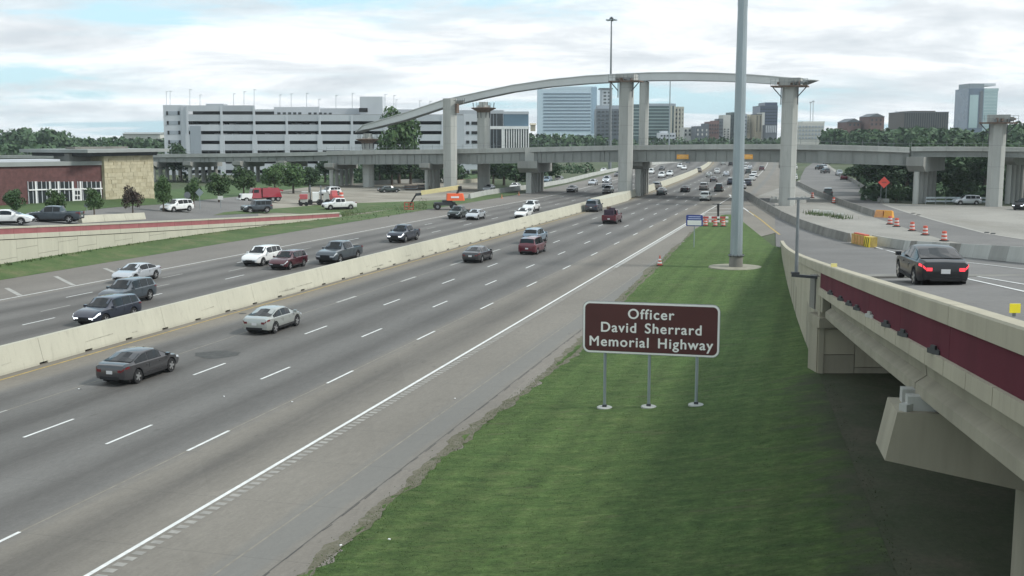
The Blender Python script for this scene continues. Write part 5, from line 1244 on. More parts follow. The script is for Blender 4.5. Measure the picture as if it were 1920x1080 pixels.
for i, (px, py, sc) in enumerate(((1552, 402, 1.0), (1530, 398, .7), (1575, 406, .8))):
    c = P(px, py); mb = MB(); mb.prism([(c.x - sc, c.y - .5), (c.x + sc, c.y - .6), (c.x + sc * .8, c.y + .6), (c.x - sc * .7, c.y + .5)], 0, .6 * sc, top=[(c.x - sc * .7, c.y - .3), (c.x + sc * .6, c.y - .4), (c.x + sc * .6, c.y + .3), (c.x - sc * .5, c.y + .3)])
    o = mb.build('rubble', conc_l, None, 0, c); tag(o, ['pale broken concrete lump among the weeds on the island', 'smaller concrete lump nearest the gore pier', 'concrete lump at the right end of the island weeds'][i], 'rubble')

# ================================================================== SIGNS, MASTS, DRUMS
# memorial sign
pl_, pr_ = P(1131, 781, .14), P(1308, 777, .34)
sc_ = D(1219.5, 617, 46.9); ang = -R(13.2)
t = thing('memorial_sign', 'brown Officer David Sherrard Memorial Highway sign on three steel posts', 'sign', (sc_.x, sc_.y, .25), ang)
SW, SH = 5.75, 2.2; zc_ = sc_.z - .25
def rrect(w_, h_, r_, n=6):
    o = []
    for cx, cy, a0 in ((w_ / 2 - r_, h_ / 2 - r_, 0), (-w_ / 2 + r_, h_ / 2 - r_, 90), (-w_ / 2 + r_, -h_ / 2 + r_, 180), (w_ / 2 - r_, -h_ / 2 + r_, 270)):
        for i in range(n + 1): a = R(a0 + 90 * i / n); o.append((cx + r_ * math.cos(a), cy + r_ * math.sin(a)))
    return o
def plate(name, poly, y, th, m, par, z=0):
    n = len(poly); mb = MB(); mb.add([(x, y, q + z) for x, q in poly] + [(x, y + th, q + z) for x, q in poly], [tuple(range(n)), tuple(range(2 * n - 1, n - 1, -1))] + [(i, i + n, (i + 1) % n + n, (i + 1) % n) for i in range(n)]); return mb.local(name, m, par)
TILT = R(-.5)
pn = thing('panel', '', '', (0, 0, 0)); del pn['label']; del pn['category']; bpy.data.objects.remove(pn)
brown = mat('brown_sign_sheeting', (.082, .020, .018), .55, var=.06, scale=.8); cwhite = mat('sign_white_sheeting', (.80, .80, .76), .5, var=0)
plate('backing', rrect(SW + .04, SH + .04, .30), .012, .03, gsteel, t, zc_)
bd_ = plate('border', rrect(SW, SH, .28), -.004, .012, cwhite, t, zc_)
plate('panel', rrect(SW - .16, SH - .16, .21), -.012, .01, brown, t, zc_)
def text(name, body, size, m, par, loc, width, spacing=1.12, bold=.012):
    c = bpy.data.curves.new('lettering', 'FONT'); c.body = body; c.size = size; c.align_x = 'CENTER'; c.align_y = 'CENTER'; c.space_character = spacing; c.space_word = 1.5; c.extrude = .004; c.offset = 0
    o = bpy.data.objects.new('tmp', c); COL.objects.link(o); dg = bpy.context.evaluated_depsgraph_get(); me = bpy.data.meshes.new_from_object(o.evaluated_get(dg)); bpy.data.objects.remove(o)
    xs = [v.co.x for v in me.vertices]; ys_ = [v.co.y for v in me.vertices]; k = width / (max(xs) - min(xs)); mid = (max(xs) + min(xs)) / 2
    for v in me.vertices: v.co = Vector(((v.co.x - mid) * k, v.co.y, v.co.z))
    
    co_ = [v.co.copy() for v in me.vertices]; fs_ = [tuple(p.vertices) for p in me.polygons]; me2 = bpy.data.meshes.new(name); n_ = len(co_); VV = []; FF = []
    for q_, (dx_, dy_) in enumerate(((0, 0), (bold * 2, 0), (0, bold * 1.5), (-bold * 2, 0), (0, -bold * 1.5))): VV += [(v.x + dx_, v.y + dy_, v.z + q_ * .0009) for v in co_]; FF += [tuple(i + q_ * n_ for i in f) for f in fs_]
    me2.from_pydata(VV, [], FF); me = me2; me.materials.append(m); ob = bpy.data.objects.new(name, me); COL.objects.link(ob); ob.parent = par; ob.location = loc; ob.rotation_euler = (math.pi / 2, 0, 0); return ob
for body, wd_, dz in (('Officer', 1.93, .60), ('David Sherrard', 4.22, 0.0), ('Memorial Highway', 5.2, -.62)):
    text('lettering', body, .60, cwhite, t, (.02, -.017, zc_ + dz), wd_, 1.14, .006)
for x in (-1.93, -.03, 1.97):
    gx, gy = sc_.x + x * math.cos(ang) - .1 * math.sin(ang), sc_.y + x * math.sin(ang) + .1 * math.cos(ang); g0 = grass_z(gx, gy) - .25
    mb = MB(); mb.tube((x, .10, g0), (x, .10, zc_ + .9), .065, n=10); mb.local('post', galv, t, 40)
    mb = MB(); mb.lathe([(.34, g0 - .2), (.33, g0 + .03), (.30, g0 + .05)], 16, (x, .10, 0)); mb.local('footing', conc_l, t, 30)
    mb = MB(); mb.box((x, .10, g0 + .09), (.18, .18, .12)); mb.local('base_plate', dsteel, t)
# blue sign
b = P(1301, 466); b = P(1301, 464)
t = thing('sponsor_sign', 'small blue and white sign on a thin post beside the edge line', 'sign', tuple(b), -R(12)); Yb = b.y
zt_, zb_ = D(1301, 403, Yb).z, D(1301, 424, Yb).z; ww = 31 / F * Yb; c = (zt_ + zb_) / 2; hh = zt_ - zb_
blue = mat('sign_blue', (.035, .06, .26), .5, var=0); lilac = mat('pale_sign_print', (.45, .50, .70), .5, var=0)
plate('panel', rrect(ww, hh, .12, 3), 0, .04, blue, t, c); plate('white_field', [(-ww * .42, -hh * .42), (ww * .42, -hh * .42), (ww * .42, .02), (-ww * .42, .02)], -.02, .015, cwhite, t, c)
plate('print_line', [(-ww * .36, hh * .30), (ww * .36, hh * .30), (ww * .36, hh * .38), (-ww * .36, hh * .38)][::1], -.02, .015, lilac, t, c); plate('print_line', [(-ww * .38, hh * .12), (ww * .38, hh * .12), (ww * .38, hh * .2), (-ww * .38, hh * .2)], -.02, .015, lilac, t, c)
for sx in (0,):
    mb = MB(); mb.tube((sx, .08, -.1), (sx, .08, zt_ - .1), .05, n=6); mb.local('post', galv, t)
# road work diamond
b = P(1656, 380); Yb = b.y; t = thing('work_sign', 'orange red diamond warning sign on a stand at the right frontage', 'sign', tuple(b), -R(8)); zc2 = D(1656, 342, Yb).z
r_ = 11.5 / F * Yb
plate('backing', [(0, -r_), (r_, 0), (0, r_), (-r_, 0)], .01, .03, dsteel, t, zc2); plate('panel', [(0, -r_ * .94), (r_ * .94, 0), (0, r_ * .94), (-r_ * .94, 0)], -.01, .02, orred, t, zc2)
plate('worn_print', [(-r_ * .35, -.12), (r_ * .35, -.12), (r_ * .35, .1), (-r_ * .35, .1)], -.02, .012, mat('faded_sign_print', (.45, .09, .07), .6, var=0), t, zc2)
for sx in (-.45, .45): mb = MB(); mb.bar((sx, .1, 0), (sx, .1, zc2 - r_ * .35), .09, .09); mb.local('post', gsteel, t)
mb = MB(); mb.box((0, .1, .35), (1.9, 1.0, .7)); mb.local('ballast', conc, t)
# signs on the left frontage (seen from the back)
for px, pyb, pyc, rr, shape, lb in ((352, 390, 366, 6.5, 0, 'grey octagonal sign back standing on the frontage lawn'), (375, 392, 361, 8.0, 1, 'silver diamond sign back taller than the octagonal one'), (414, 390, 371, 5, 2, 'small white rectangular sign right of the diamond sign'), (163, 398, 385, 4.5, 2, 'narrow sign back in front of the white framed windows'), (31, 400, 366, 5, 2, 'small square sign back before the plain brick wall')):
    b = hit(px, pyb); Yb = b.y; z = D(px, pyc, Yb).z - b.z; q = rr / F * Yb; t = thing('road_sign', lb, 'sign', tuple(b), R(-5))
    pl = [[(q * math.cos(R(22.5 + 45 * i)), q * math.sin(R(22.5 + 45 * i))) for i in range(8)], [(0, -q), (q, 0), (0, q), (-q, 0)], [(-q, -q * .7), (q, -q * .7), (q, q * .7), (-q, q * .7)]][shape]
    plate('panel', pl, -.02, .03, [gsteel, galv, cwhite][shape] if px != 163 else gsteel, t, z); mb = MB(); mb.tube((0, .05, 0), (0, .05, z + q * .5), .045, n=6); mb.local('post', galv, t)
# near high mast pole
b = P(1379.5, 503); t = thing('high_mast_pole', 'tall tapered steel light mast standing on a concrete drum in the grass', 'light pole', (b.x, b.y, grass_z(b.x, b.y)))
mb = MB(); mb.lathe([(2.45, -.05), (2.4, .05), (2.2, .07)], 40); mb.local('ground_ring', mat('ring_concrete', (.27, .26, .20), .9, var=.15, scale=2), t)
mb = MB(); mb.lathe([(.62, 0), (.60, 1.02)], 20); mb.local('pedestal', conc_d, t, 30)
mb = MB(); mb.lathe([(.72, 1.06), (.72, 1.14)], 20); mb.local('base_flange', gsteel, t, 30)
for i in range(12): mb = MB(); a = i * .5236; mb.box((.64 * math.cos(a), .64 * math.sin(a), 1.08), (.08, .08, .2)); mb.local('anchor_bolt', dsteel, t)
zz_ = 1.14
for i in range(4):
    r0 = .56 - .055 * i; mb = MB(); mb.lathe([(r0, zz_), (r0 - .075, zz_ + 11)], 12); mb.local('pole_section', galv, t, 20); zz_ += 10.9
mb = MB(); mb.lathe([(1.0, zz_), (1.0, zz_ + .3)], 12); mb.local('lamp_ring', gsteel, t)
for i in range(6): mb = MB(); a = i * 1.047; mb.box((1.5 * math.cos(a), 1.5 * math.sin(a), zz_), (.7, .5, .35), a); mb.local('floodlight', gsteel, t)
# far masts
for px, pyt, Y, lb in ((1143.5, 37, 395, 'far slender high mast light with a ring of lamps behind the central pier'), (1254, 148, 520, 'thin pale mast rising behind the glass block')):
    b = D(px, 300, Y); top = D(px, pyt, Y).z; t = thing('high_mast_pole', lb, 'light pole', (b.x, b.y, 0)); mb = MB(); mb.tube((0, 0, 0), (0, 0, top), .62 if px < 1200 else .4, .22, 8); mb.local('pole', gsteel if px < 1200 else galv, t, 30)
    if px < 1200:
        mb = MB(); mb.lathe([(.7, top - .3), (.7, top + .5), (.2, top + 1.0)], 10); mb.local('hub', dsteel, t)
        for i in range(6):
            a = i * 1.047 + .2; mb = MB(); mb.box((1.45 * math.cos(a), 1.45 * math.sin(a), top - .1), (.95, .7, .45), a); mb.local('floodlight', galv, t); mb = MB(); mb.bar((0, 0, top + .15), (1.4 * math.cos(a), 1.4 * math.sin(a), top + .1), .1, .1); mb.local('arm', dsteel, t)
# drums
def drum_mesh():
    mb = MB(); z = [0, .12, .2, .36, .38, .54, .56, .72, .74, .92, .96]; rr = [.30, .295, .285, .28, .265, .262, .25, .245, .232, .225, .16]; mis = [0, 0, 1, 0, 0, 0, 1, 0, 0, 0]
    mb.lathe(list(zip(rr, z)), 16, mis=mis); return mb.mesh('body', [orange, mat('dusty_white_band', (.50, .47, .45), .6, var=0)], 35)
def drumbase(): mb = MB(); mb.lathe([(.48, 0), (.47, .07), (.33, .12)], 12); return mb.mesh('rubber_base', blackr)
DM, DB = drum_mesh(), drumbase()
def drum(px, py, label, group=None, sc=1.0, cat='traffic drum'):
    b = hit(px, py); t = thing('traffic_drum', label, cat, tuple(b), 0, group); inst('body', DM, t, (0, 0, .06), sc=(sc,) * 3); inst('rubber_base', DB, t, sc=(sc,) * 3); return t
for px, py, lb in ((1668.5, 421, 'leftmost drum of the row touching the orange end block'), (1681, 425, 'second drum of the row from the orange end block'), (1710, 433, 'middle drum of the row across the frontage gap'), (1734.5, 441, 'fourth drum of the row nearer the pale barrier'), (1770, 452, 'rightmost and nearest drum of the row above the black sedan')): drum(px, py, lb, 'drums closing the frontage gap', 1.12)
drum(1523, 371, 'lone drum against the barrier below the gore pier'); drum(1563, 381, 'drum against the barrier beside the gore island weeds')
for px, py, lb in ((1323, 424, 'striped drum at the left end of the barricade'), (1341, 424.5, 'striped drum under the black post'), (1356, 424.5, 'striped drum at the right end of the barricade')): drum(px, py, lb, None, .92)
for px, py, lb in ((566, 383, 'left drum by the paving equipment'), (640, 378, 'drum showing above the white pickup')): drum(px, py, lb, None, 1.7)
# cone like channelizer in the grass
b = hit(1237, 498); t = thing('traffic_cone', 'orange cone with pale bands standing at the grass edge', 'traffic cone', tuple(b))
mb = MB(); mb.box((0, 0, .03), (.5, .5, .06)); mb.local('base', blackr, t); mb = MB(); z = [.06, .22, .36, .5, .64, .95]; rr = [.24, .20, .16, .13, .10, .04]; mb.lathe(list(zip(rr, z)), 14, mis=[0, 1, 0, 1, 0]); mb.local('cone', [orange, white], t, 35)
for px, py, lb in ((973, 366, 'faint orange cone by the wide capped bent'), (941, 372, 'small cone left of the wide capped bent')):
    b = P(px, py); t = thing('traffic_cone', lb, 'traffic cone', tuple(b)); mb = MB(); mb.lathe([(.3, 0), (.28, .05), (.12, .06), (.04, .8)], 10); mb.local('cone', mat('dusty_orange', (.5, .2, .1), .8, var=0), t)
# barricade with black post
b = P(1340, 423); t = thing('barricade', 'red and white barricade boards standing at the grass tip', 'barricade', tuple(b), R(-3))
for z in (.45, .95):
    for i in range(9):
        mb = MB(); x = -1.55 + i * .37; mb.add([(x, 0, z), (x + .37, 0, z), (x + .37, 0, z + .26), (x, 0, z + .26)] + [(x, .04, z), (x + .37, .04, z), (x + .37, .04, z + .26), (x, .04, z + .26)], [(0, 1, 2, 3), (7, 6, 5, 4), (3, 2, 6, 7), (0, 4, 5, 1)]); mb.local('board_stripe', [mat('barricade_red', (.45, .06, .06), .6, var=.1), MATS['barricade_red'], white][i % 3], t)
for x in (-1.4, 1.6): mb = MB(); mb.bar((x, .05, 0), (x, .05, 1.3), .08, .08); mb.local('leg', gsteel, t)
b = P(1346.5, 419); t = thing('signal_post', 'black stubby post with a flat top behind the barricade', 'post', tuple(b)); mb = MB(); mb.tube((0, 0, 0), (-.05, 0, 2.6), .10, .17, 8); mb.local('post', blackr, t); mb = MB(); mb.box((-.2, 0, 2.65), (1.2, .3, .08)); mb.local('top_bar', dsteel, t)
# guard rail at the right thicket
gp_ = [P(x, y) for x, y in ((1735, 383), (1790, 383), (1850, 384), (1872, 385))]; t = thing('guard_rail', 'grey guard rail in front of the right thicket', 'guard rail', tuple(gp_[0]))
for z in (.55, 1.15):
    for a, b in zip(gp_, gp_[1:]): mb = MB(); mb.bar(a + Vector((0, 0, z)), b + Vector((0, 0, z)), .08, .3); mb.build('rail', galv, t)
for q in sample(gp_, 8): mb = MB(); mb.bar(q, q + Vector((0, 0, 1.3)), .14, .14); mb.build('post', gsteel, t)

# ================================================================== VEHICLES
def paint(name, col, metal=.25): return mat('car_' + name, col, .30, metal, var=0, coat=1)
PAINT = {'grey': paint('dark_grey', (.042, .041, .044)), 'silver': paint('silver', (.36, .38, .36), .4), 'black': mat('car_black', (.010, .011, .013), .3, .1, var=0, coat=.35), 'navy': paint('navy', (.022, .028, .048)), 'slate': paint('slate', (.055, .07, .085)), 'white': paint('white', (.72, .73, .72), 0), 'red': paint('red', (.115, .012, .024)), 'maroon': paint('maroon', (.07, .012, .020)), 'blue': paint('pale_blue', (.20, .27, .34), .4), 'green': paint('dark_green', (.03, .045, .042)), 'tan': paint('warm_grey', (.22, .21, .20), .4), 'bright': paint('tow_red', (.28, .02, .035), 0), 'bsilver': paint('bright_silver', (.48, .51, .54), .4)}
WHT = mat('wheel_well', (.01, .01, .01), .95, var=0)
def car_stations(kind):
    # x from the front, half width, shoulder z, top z, roof half width, cabin flag
    if kind == 'sedan': L, W, zb = 4.75, .915, .27; cab = [(-2.375, .66, .78, .84, .55), (-2.30, .80, .92, 1.0, .66), (-2.12, .86, .95, 1.06, .72), (-1.78, .90, .95, 1.07, .80), (-.85, .915, .94, 1.40, .68), (-.40, .915, .93, 1.45, .66), (.05, .915, .92, 1.45, .66), (.35, .915, .92, 1.42, .65), (1.28, .905, .90, .97, .80), (1.80, .89, .83, .87, .74), (2.12, .84, .74, .78, .68), (2.30, .76, .64, .67, .60), (2.375, .62, .55, .58, .50)]; c = (-1.78, -.85, .35, 1.28); wh = (-1.38, 1.42, .34)
    if kind == 'suv': L, W, zb = 4.7, .94, .31; cab = [(-2.35, .74, .85, .90, .60), (-2.30, .86, 1.02, 1.10, .72), (-2.22, .90, 1.06, 1.18, .74), (-1.95, .93, 1.06, 1.62, .70), (-1.2, .94, 1.05, 1.70, .71), (-.4, .94, 1.04, 1.72, .71), (.15, .94, 1.03, 1.70, .70), (.40, .94, 1.03, 1.67, .69), (1.10, .93, 1.02, 1.12, .76), (1.75, .92, .97, 1.04, .76), (2.10, .88, .88, .93, .74), (2.28, .82, .72, .76, .66), (2.35, .70, .62, .66, .58)]; c = (-2.22, -1.95, .40, 1.10); wh = (-1.38, 1.40, .37)
    if kind == 'van': L, W, zb = 5.0, .98, .24; cab = [(-2.5, .80, .95, 1.0, .7), (-2.46, .92, 1.10, 1.2, .80), (-2.40, .95, 1.12, 1.3, .80), (-2.28, .97, 1.12, 1.80, .74), (-1.2, .98, 1.10, 1.92, .74), (-.2, .98, 1.09, 1.92, .74), (.6, .98, 1.08, 1.90, .73), (.85, .98, 1.07, 1.86, .72), (1.65, .96, 1.02, 1.12, .78), (2.1, .92, .92, .98, .76), (2.35, .86, .78, .83, .7), (2.46, .8, .66, .7, .64), (2.5, .7, .56, .6, .56)]; c = (-2.40, -2.28, .85, 1.65); wh = (-1.5, 1.6, .37)
    if kind == 'pickup': L, W, zb = 5.7, .99, .36; cab = [(-2.85, .90, 1.10, 1.12, .82), (-2.80, .97, 1.18, 1.18, .90), (-2.72, .985, 1.20, .72, .86), (-1.8, .99, 1.20, .72, .86), (-1.02, .99, 1.20, .72, .86), (-1.0, .99, 1.20, 1.24, .80), (-.80, .99, 1.20, 1.84, .68), (.0, .99, 1.19, 1.90, .68), (.55, .99, 1.18, 1.88, .68), (.72, .99, 1.18, 1.84, .67), (1.30, .98, 1.17, 1.27, .82), (2.0, .975, 1.13, 1.20, .82), (2.60, .95, 1.05, 1.12, .80), (2.80, .91, .92, .96, .76), (2.85, .84, .80, .84, .72)]; c = (-1.0, -.80, .72, 1.30); wh = (-1.75, 1.78, .41)
    if kind == 'jeep': L, W, zb = 4.3, .92, .42; cab = [(-2.15, .86, .98, 1.02, .80), (-2.12, .90, 1.10, 1.14, .82), (-2.08, .90, 1.12, 1.2, .82), (-2.0, .90, 1.12, 1.80, .80), (-1.2, .90, 1.12, 1.84, .80), (-.3, .90, 1.12, 1.84, .80), (.25, .90, 1.12, 1.82, .80), (.38, .90, 1.12, 1.80, .78), (.62, .88, 1.11, 1.16, .80), (1.4, .80, 1.09, 1.12, .70), (1.95, .76, 1.05, 1.08, .66), (2.12, .74, .96, 1.0, .62), (2.15, .70, .70, .74, .6)]; c = (-2.08, -2.0, .38, .62); wh = (-1.3, 1.3, .42)
    return L, W, zb, cab, c, wh
CAR = {}
def car_parts(kind):
    """list of (name, mesh, location, parent index, slot that takes the paint)"""
    L, W, zb, st, (x_rb, x_rt, x_ft, x_fb), (wr, wf, rad) = car_stations(kind)
    R_ = rad + .07
    xs = sorted(set([s[0] for s in st] + [w_ + R_ * k for w_ in (wr, wf) for k in (-1, -.85, -.6, -.3, 0, .3, .6, .85, 1)]))
    def at(x):
        for a, b in zip(st, st[1:]):
            if x <= b[0] + 1e-9: f = (x - a[0]) / (b[0] - a[0]) if b[0] > a[0] else 0; return [a[i] + (b[i] - a[i]) * f for i in range(1, 5)]
        return list(st[-1][1:])
    def sec(x):
        w_, zs, zt, rw = at(x); e = (abs(x) / (L / 2)) ** 10; z0 = zb + .10 * e; arch = 0
        for c in (wr, wf):
            if abs(x - c) < R_ - 1e-6: arch = max(arch, rad + math.sqrt(R_ * R_ - (x - c) ** 2))
        b1 = max(z0, arch); b2 = max(z0 + .14, b1 + .02); b3 = max(zb + (zs - zb) * .60, b2 + .03)
        if zt < zs: return [(0, z0), (w_ * .93, b1), (w_ * .99, b2), (w_ * 1.0, b3), (w_ * .985, zs), (w_ * .93, zs + .01), (rw, zt), (rw * .8, zt), (0, zt)]
        flat = zt - zs < .16; k = 0 if flat else .05
        return [(0, z0), (w_ * .93, b1), (w_ * .99, b2), (w_ * 1.0, b3), (w_ * .975, zs), (w_ * .93, zs + min(.03, (zt - zs) * .4)), (rw, zt - k), (rw * .84, zt - k * .2), (0, zt + .012)]
    mb = MB(); secs = [sec(x) for x in xs]; n = 9; off = 0; V = []
    for x, s_ in zip(xs, secs): V += [(x, -y, z) for y, z in s_[::-1]] + [(x, y, z) for y, z in s_[1:-1]]        # ring of 16
    k = 16; fs = []
    for i in range(len(xs) - 1): fs += [(i * k + j, i * k + (j + 1) % k, (i + 1) * k + (j + 1) % k, (i + 1) * k + j) for j in range(k)]
    fs.append(tuple(range(k))); e = (len(xs) - 1) * k; fs.append(tuple(e + j for j in range(k - 1, -1, -1)))
    mb.add(V, fs); P_ = [('body', mb.mesh('body', [PAINT['grey']], 32), (0, 0, 0), None, True)]
    def sp(x, side, j, v): a, b = sec(x)[j], sec(x)[j + 1]; return Vector((x, side * (a[0] + (b[0] - a[0]) * v), a[1] + (b[1] - a[1]) * v))
    def strip(name, m, xs_, cols, offv, parent=None):
        mb = MB(); rows_ = [[Vector(c(x)) + Vector(offv) for c in cols] for x in xs_]; kk = len(cols); vs = [p for r in rows_ for p in r]
        mb.add(vs, [(i * kk + j, i * kk + j + 1, (i + 1) * kk + j + 1, (i + 1) * kk + j) for i in range(len(xs_) - 1) for j in range(kk - 1)]); me = mb.mesh(name, [m]); P_.append((name, me, (0, 0, 0), parent, False))
    def top_cols(v=.94): return [lambda x, a=a, s_=s_: (x, s_ * (sec(x)[6][0] * a), sec(x)[6][1] + (sec(x)[8][1] - sec(x)[6][1]) * (1 - a)) for a, s_ in ((v, -1), (.5, -1), (0, 1), (.5, 1), (v, 1))]
    dx = x_fb - x_ft; strip('windshield', glass_d, [x_ft + dx * f for f in (.03, .5, .97)], top_cols(.97), (.012, 0, .014))
    dx = x_rt - x_rb; strip('rear_window', glass_d, [x_rb + dx * f for f in (.06, .5, .96)], top_cols(.95), (-.014, 0, .012))
    ws = {'sedan': [(-1.50, -.50), (-.44, .60), ], 'suv': [(-2.0, -1.30), (-1.22, -.42), (-.36, .48)], 'van': [(-2.2, -1.1), (-1.02, .0), (.06, 1.0)], 'pickup': [(-.82, -.12), (-.05, .80)], 'jeep': [(-1.95, -1.1), (-1.02, -.42), (-.34, .36)]}[kind]
    for side in (-1, 1):
        for a, b in ws:
            m_ = (a + b) / 2; strip('side_window', glass_d, [a, a + (b - a) * .25, m_, b - (b - a) * .25, b], [lambda x, v=v, side=side: sp(x, side, 5, v) for v in (.04, .90)], (0, side * .012, .004))
        hx = L / 2; strip('headlight', lamp_w, [hx - .50, hx - .25, hx - .08, hx - .015], [lambda x, v=v, side=side: sp(x, side, 3, v) for v in (.45, .95)], (.008, side * .010, 0))
        strip('taillight', tail_m, [-hx + .015, -hx + .06, -hx + .20, -hx + .38], [lambda x, v=v, side=side: sp(x, side, 3, v) for v in (.62, .97)], (-.008, side * .010, 0))
        w0, zs0 = st[-1][1], st[-1][2]; mb = MB(); mb.box((hx + .004, side * w0 * .78, zs0 - .06), (.03, w0 * .42, .12)); P_.append(('headlight', mb.mesh('headlight', [lamp_w]), (0, 0, 0), None, False))
        w1, zs1 = st[0][1], st[0][2]; mb = MB(); mb.box((-hx - .002, side * w1 * .86, zs1 - .03), (.03, w1 * .30, .12 if kind != 'pickup' else .3)); P_.append(('taillight', mb.mesh('taillight', [tail_m]), (0, 0, 0), None, False))
        mb = MB(); xm = x_fb - .32; mb.box((xm, side * (W + .09), st[-5][2] + .12), (.16, .20, .15), 0); P_.append(('mirror', mb.mesh('mirror', [PAINT['grey']]), (0, 0, 0), None, True))
        mb = MB(); mb.box((0, side * W * .99, zb + .06), (wf - wr - 2 * R_, .05, .12)); P_.append(('sill', mb.mesh('sill', [blackr]), (0, 0, 0), None, False))
        for (a, b) in ws[-2:]:
            mb = MB(); mb.box((b - .12 - .05 * (b > 0), side * (W + .004), st[-5][2] - .10), (.17, .03, .035)); P_.append(('door_handle', mb.mesh('door_handle', [PAINT['grey']]), (0, 0, 0), None, True))
            xd = a - .03; mb = MB(); mb.box((xd, side * (W * 1.0), zb + .46), (.014, .012, st[-5][2] - zb - .42)); P_.append(('door_seam', mb.mesh('door_seam', [dark]), (0, 0, 0), None, False))
    hx = L / 2; w0, zs0 = st[-1][1], st[-1][2]
    mb = MB(); mb.box((hx + .006, 0, zs0 - .10), (.03, w0 * 1.0, .16 if kind in ('sedan', 'suv') else .30)); P_.append(('grille', mb.mesh('grille', [blackr]), (0, 0, 0), None, False))
    for xx_, zz2 in ((hx - .02, .16), (-hx + .02, .13)):
        mb = MB(); mb.box((xx_, 0, zb + zz2), (.10, w0 * 1.7, .14)); P_.append(('bumper_lower', mb.mesh('bumper_lower', [blackr]), (0, 0, 0), None, False))
    mb = MB(); mb.box((-hx - .008, 0, st[0][2] - .10 if kind == 'sedan' else .72), (.02, .32, .16)); P_.append(('licence_plate', mb.mesh('licence_plate', [plate_m]), (0, 0, 0), None, False))
    mb = MB(); mb.box((0, 0, rad * 1.05), (L * .8, W * 1.55, rad * 1.3)); P_.append(('underbody', mb.mesh('underbody', [WHT]), (0, 0, 0), None, False))
    # wheels
    mb = MB(); mb.lathe([(rad * .62, -.11), (rad * .94, -.115), (rad, -.07), (rad, .07), (rad * .94, .115), (rad * .62, .11)], 20); ty = mb.mesh('wheel', [blackr], 40)
    mb = MB(); mb.lathe([(rad * .64, -.02), (rad * .64, .10), (rad * .56, .085)], 20); 
    for i in range(5): a = i * 1.2566; mb.bar((0, 0, .10), (rad * .6 * math.cos(a), rad * .6 * math.sin(a), .108), .09, .03)
    mb.lathe([(.07, .08), (.06, .125)], 8); rm = mb.mesh('rim', [chrome], 30)
    mb = MB(); mb.lathe([(rad * .60, -.1), (rad * .60, .06)], 14); hb = mb.mesh('brake_disc', [rimd])
    for x in (wr, wf):
        for side in (-1, 1):
            idx = len(P_); P_.append(('wheel', ty, (x, side * (W - .13), rad, side), None, False)); P_.append(('rim', rm, (0, 0, 0), idx, False)); P_.append(('brake_disc', hb, (0, 0, 0), idx, False))
    return P_
FARSKIP = {'door_handle', 'door_seam', 'sill', 'brake_disc', 'licence_plate', 'grille', 'bumper_lower', 'mirror'}
NAMES = {'sedan': 'sedan', 'suv': 'suv', 'van': 'van', 'pickup': 'pickup_truck', 'jeep': 'jeep'}
def car(kind, color, pos, ang, label, group, lod=0, sc=(1, 1, 1), brake=False, beams=False, cat=None, name=None, roofcol=None):
    if kind not in CAR: CAR[kind] = car_parts(kind)
    t = thing(name or {'sedan': 'sedan_car', 'suv': 'sport_utility_car', 'van': 'van', 'pickup': 'pickup_truck', 'jeep': 'off_road_car'}[kind], label, cat or {'sedan': 'car', 'suv': 'car', 'van': 'van', 'pickup': 'pickup truck', 'jeep': 'car'}[kind], tuple(pos), ang, group)
    t.scale = sc; made = []
    for (nm, me, loc, par, pt) in CAR[kind]:
        if lod >= 1 and nm in FARSKIP: made.append(None); continue
        if lod >= 2 and nm in ('rim', 'underbody'): made.append(None); continue
        p = made[par] if par is not None else t
        o = bpy.data.objects.new(nm, me); COL.objects.link(o); o.parent = p; o.location = loc[:3]
        if nm == 'wheel': o.rotation_euler = (-math.pi / 2 * loc[3], 0, 0)
        m = PAINT[color] if pt else None
        if brake and nm == 'taillight': m = tail_on
        if beams and nm == 'headlight': m = lamp_on
        if m: o.material_slots[0].link = 'OBJECT'; o.material_slots[0].material = m
        made.append(o)
    return t
def rcar(kind, color, px, py, away, label, lod=0, dang=0, **kw):
    p = hit(px, py) if py > 345 or px > 1450 else P(px, py); s, tt = to_st(p); a = road_heading(s, -30 if px < 1500 else -10) if px < 1500 else None
    a = math.pi / 2 - TH - (.0 if s < 200 else 0) if a is None else a
    return car(kind, color, (p.x, p.y, max(p.z, .0) + .005), a + (0 if away else math.pi) + R(dang), label, 'vehicles driving away from the camera' if away else 'vehicles driving towards the camera', lod, **kw)
rcar('sedan', 'grey', 262, 706, 1, 'dark grey sedan with red tail lamps nearest the bottom left')
rcar('sedan', 'silver', 513, 617, 1, 'silver sedan ahead of the dark grey one in the left lane')
rcar('sedan', 'grey', 896, 489, 1, 'dark sedan driving away left of the two stacked red and blue cars', dang=0)
rcar('van', 'red', 999, 474, 1, 'dark red people carrier driving away in mid highway', sc=(.94, .95, .9))
rcar('suv', 'blue', 1004, 455, 1, 'pale blue grey car directly beyond the red people carrier')
tp = rcar('pickup', 'red', 1148, 418, 1, 'dark red pickup with furniture piled in its bed', sc=(.9, 1, 1))
rcar('van', 'navy', 1114, 396, 1, 'dark boxy van hugging the median barrier', sc=(1, 1, 1.0))
rcar('sedan', 'green', 1241, 365, 1, 'dark green sedan under the overpass by the median', 1)
rcar('suv', 'tan', 1232, 355, 1, 'dark brown car half hidden beyond the dark green sedan', 1)
rcar('sedan', 'black', 1285, 360, 1, 'low black sedan alone between two lanes under the overpass', 1)
rcar('suv', 'tan', 1320, 356, 1, 'warm grey car just beyond the silver one under the overpass', 1)
rcar('suv', 'silver', 1323, 376, 1, 'silver car with dark rear nearest under the overpass', 0)
rcar('pickup', 'green', 1348, 359, 1, 'dark green pickup right of the warm grey car', 1, sc=(.9, .9, .9))
rcar('suv', 'tan', 1310, 323, 1, 'small dark brown car beside the far median barrier', 1)
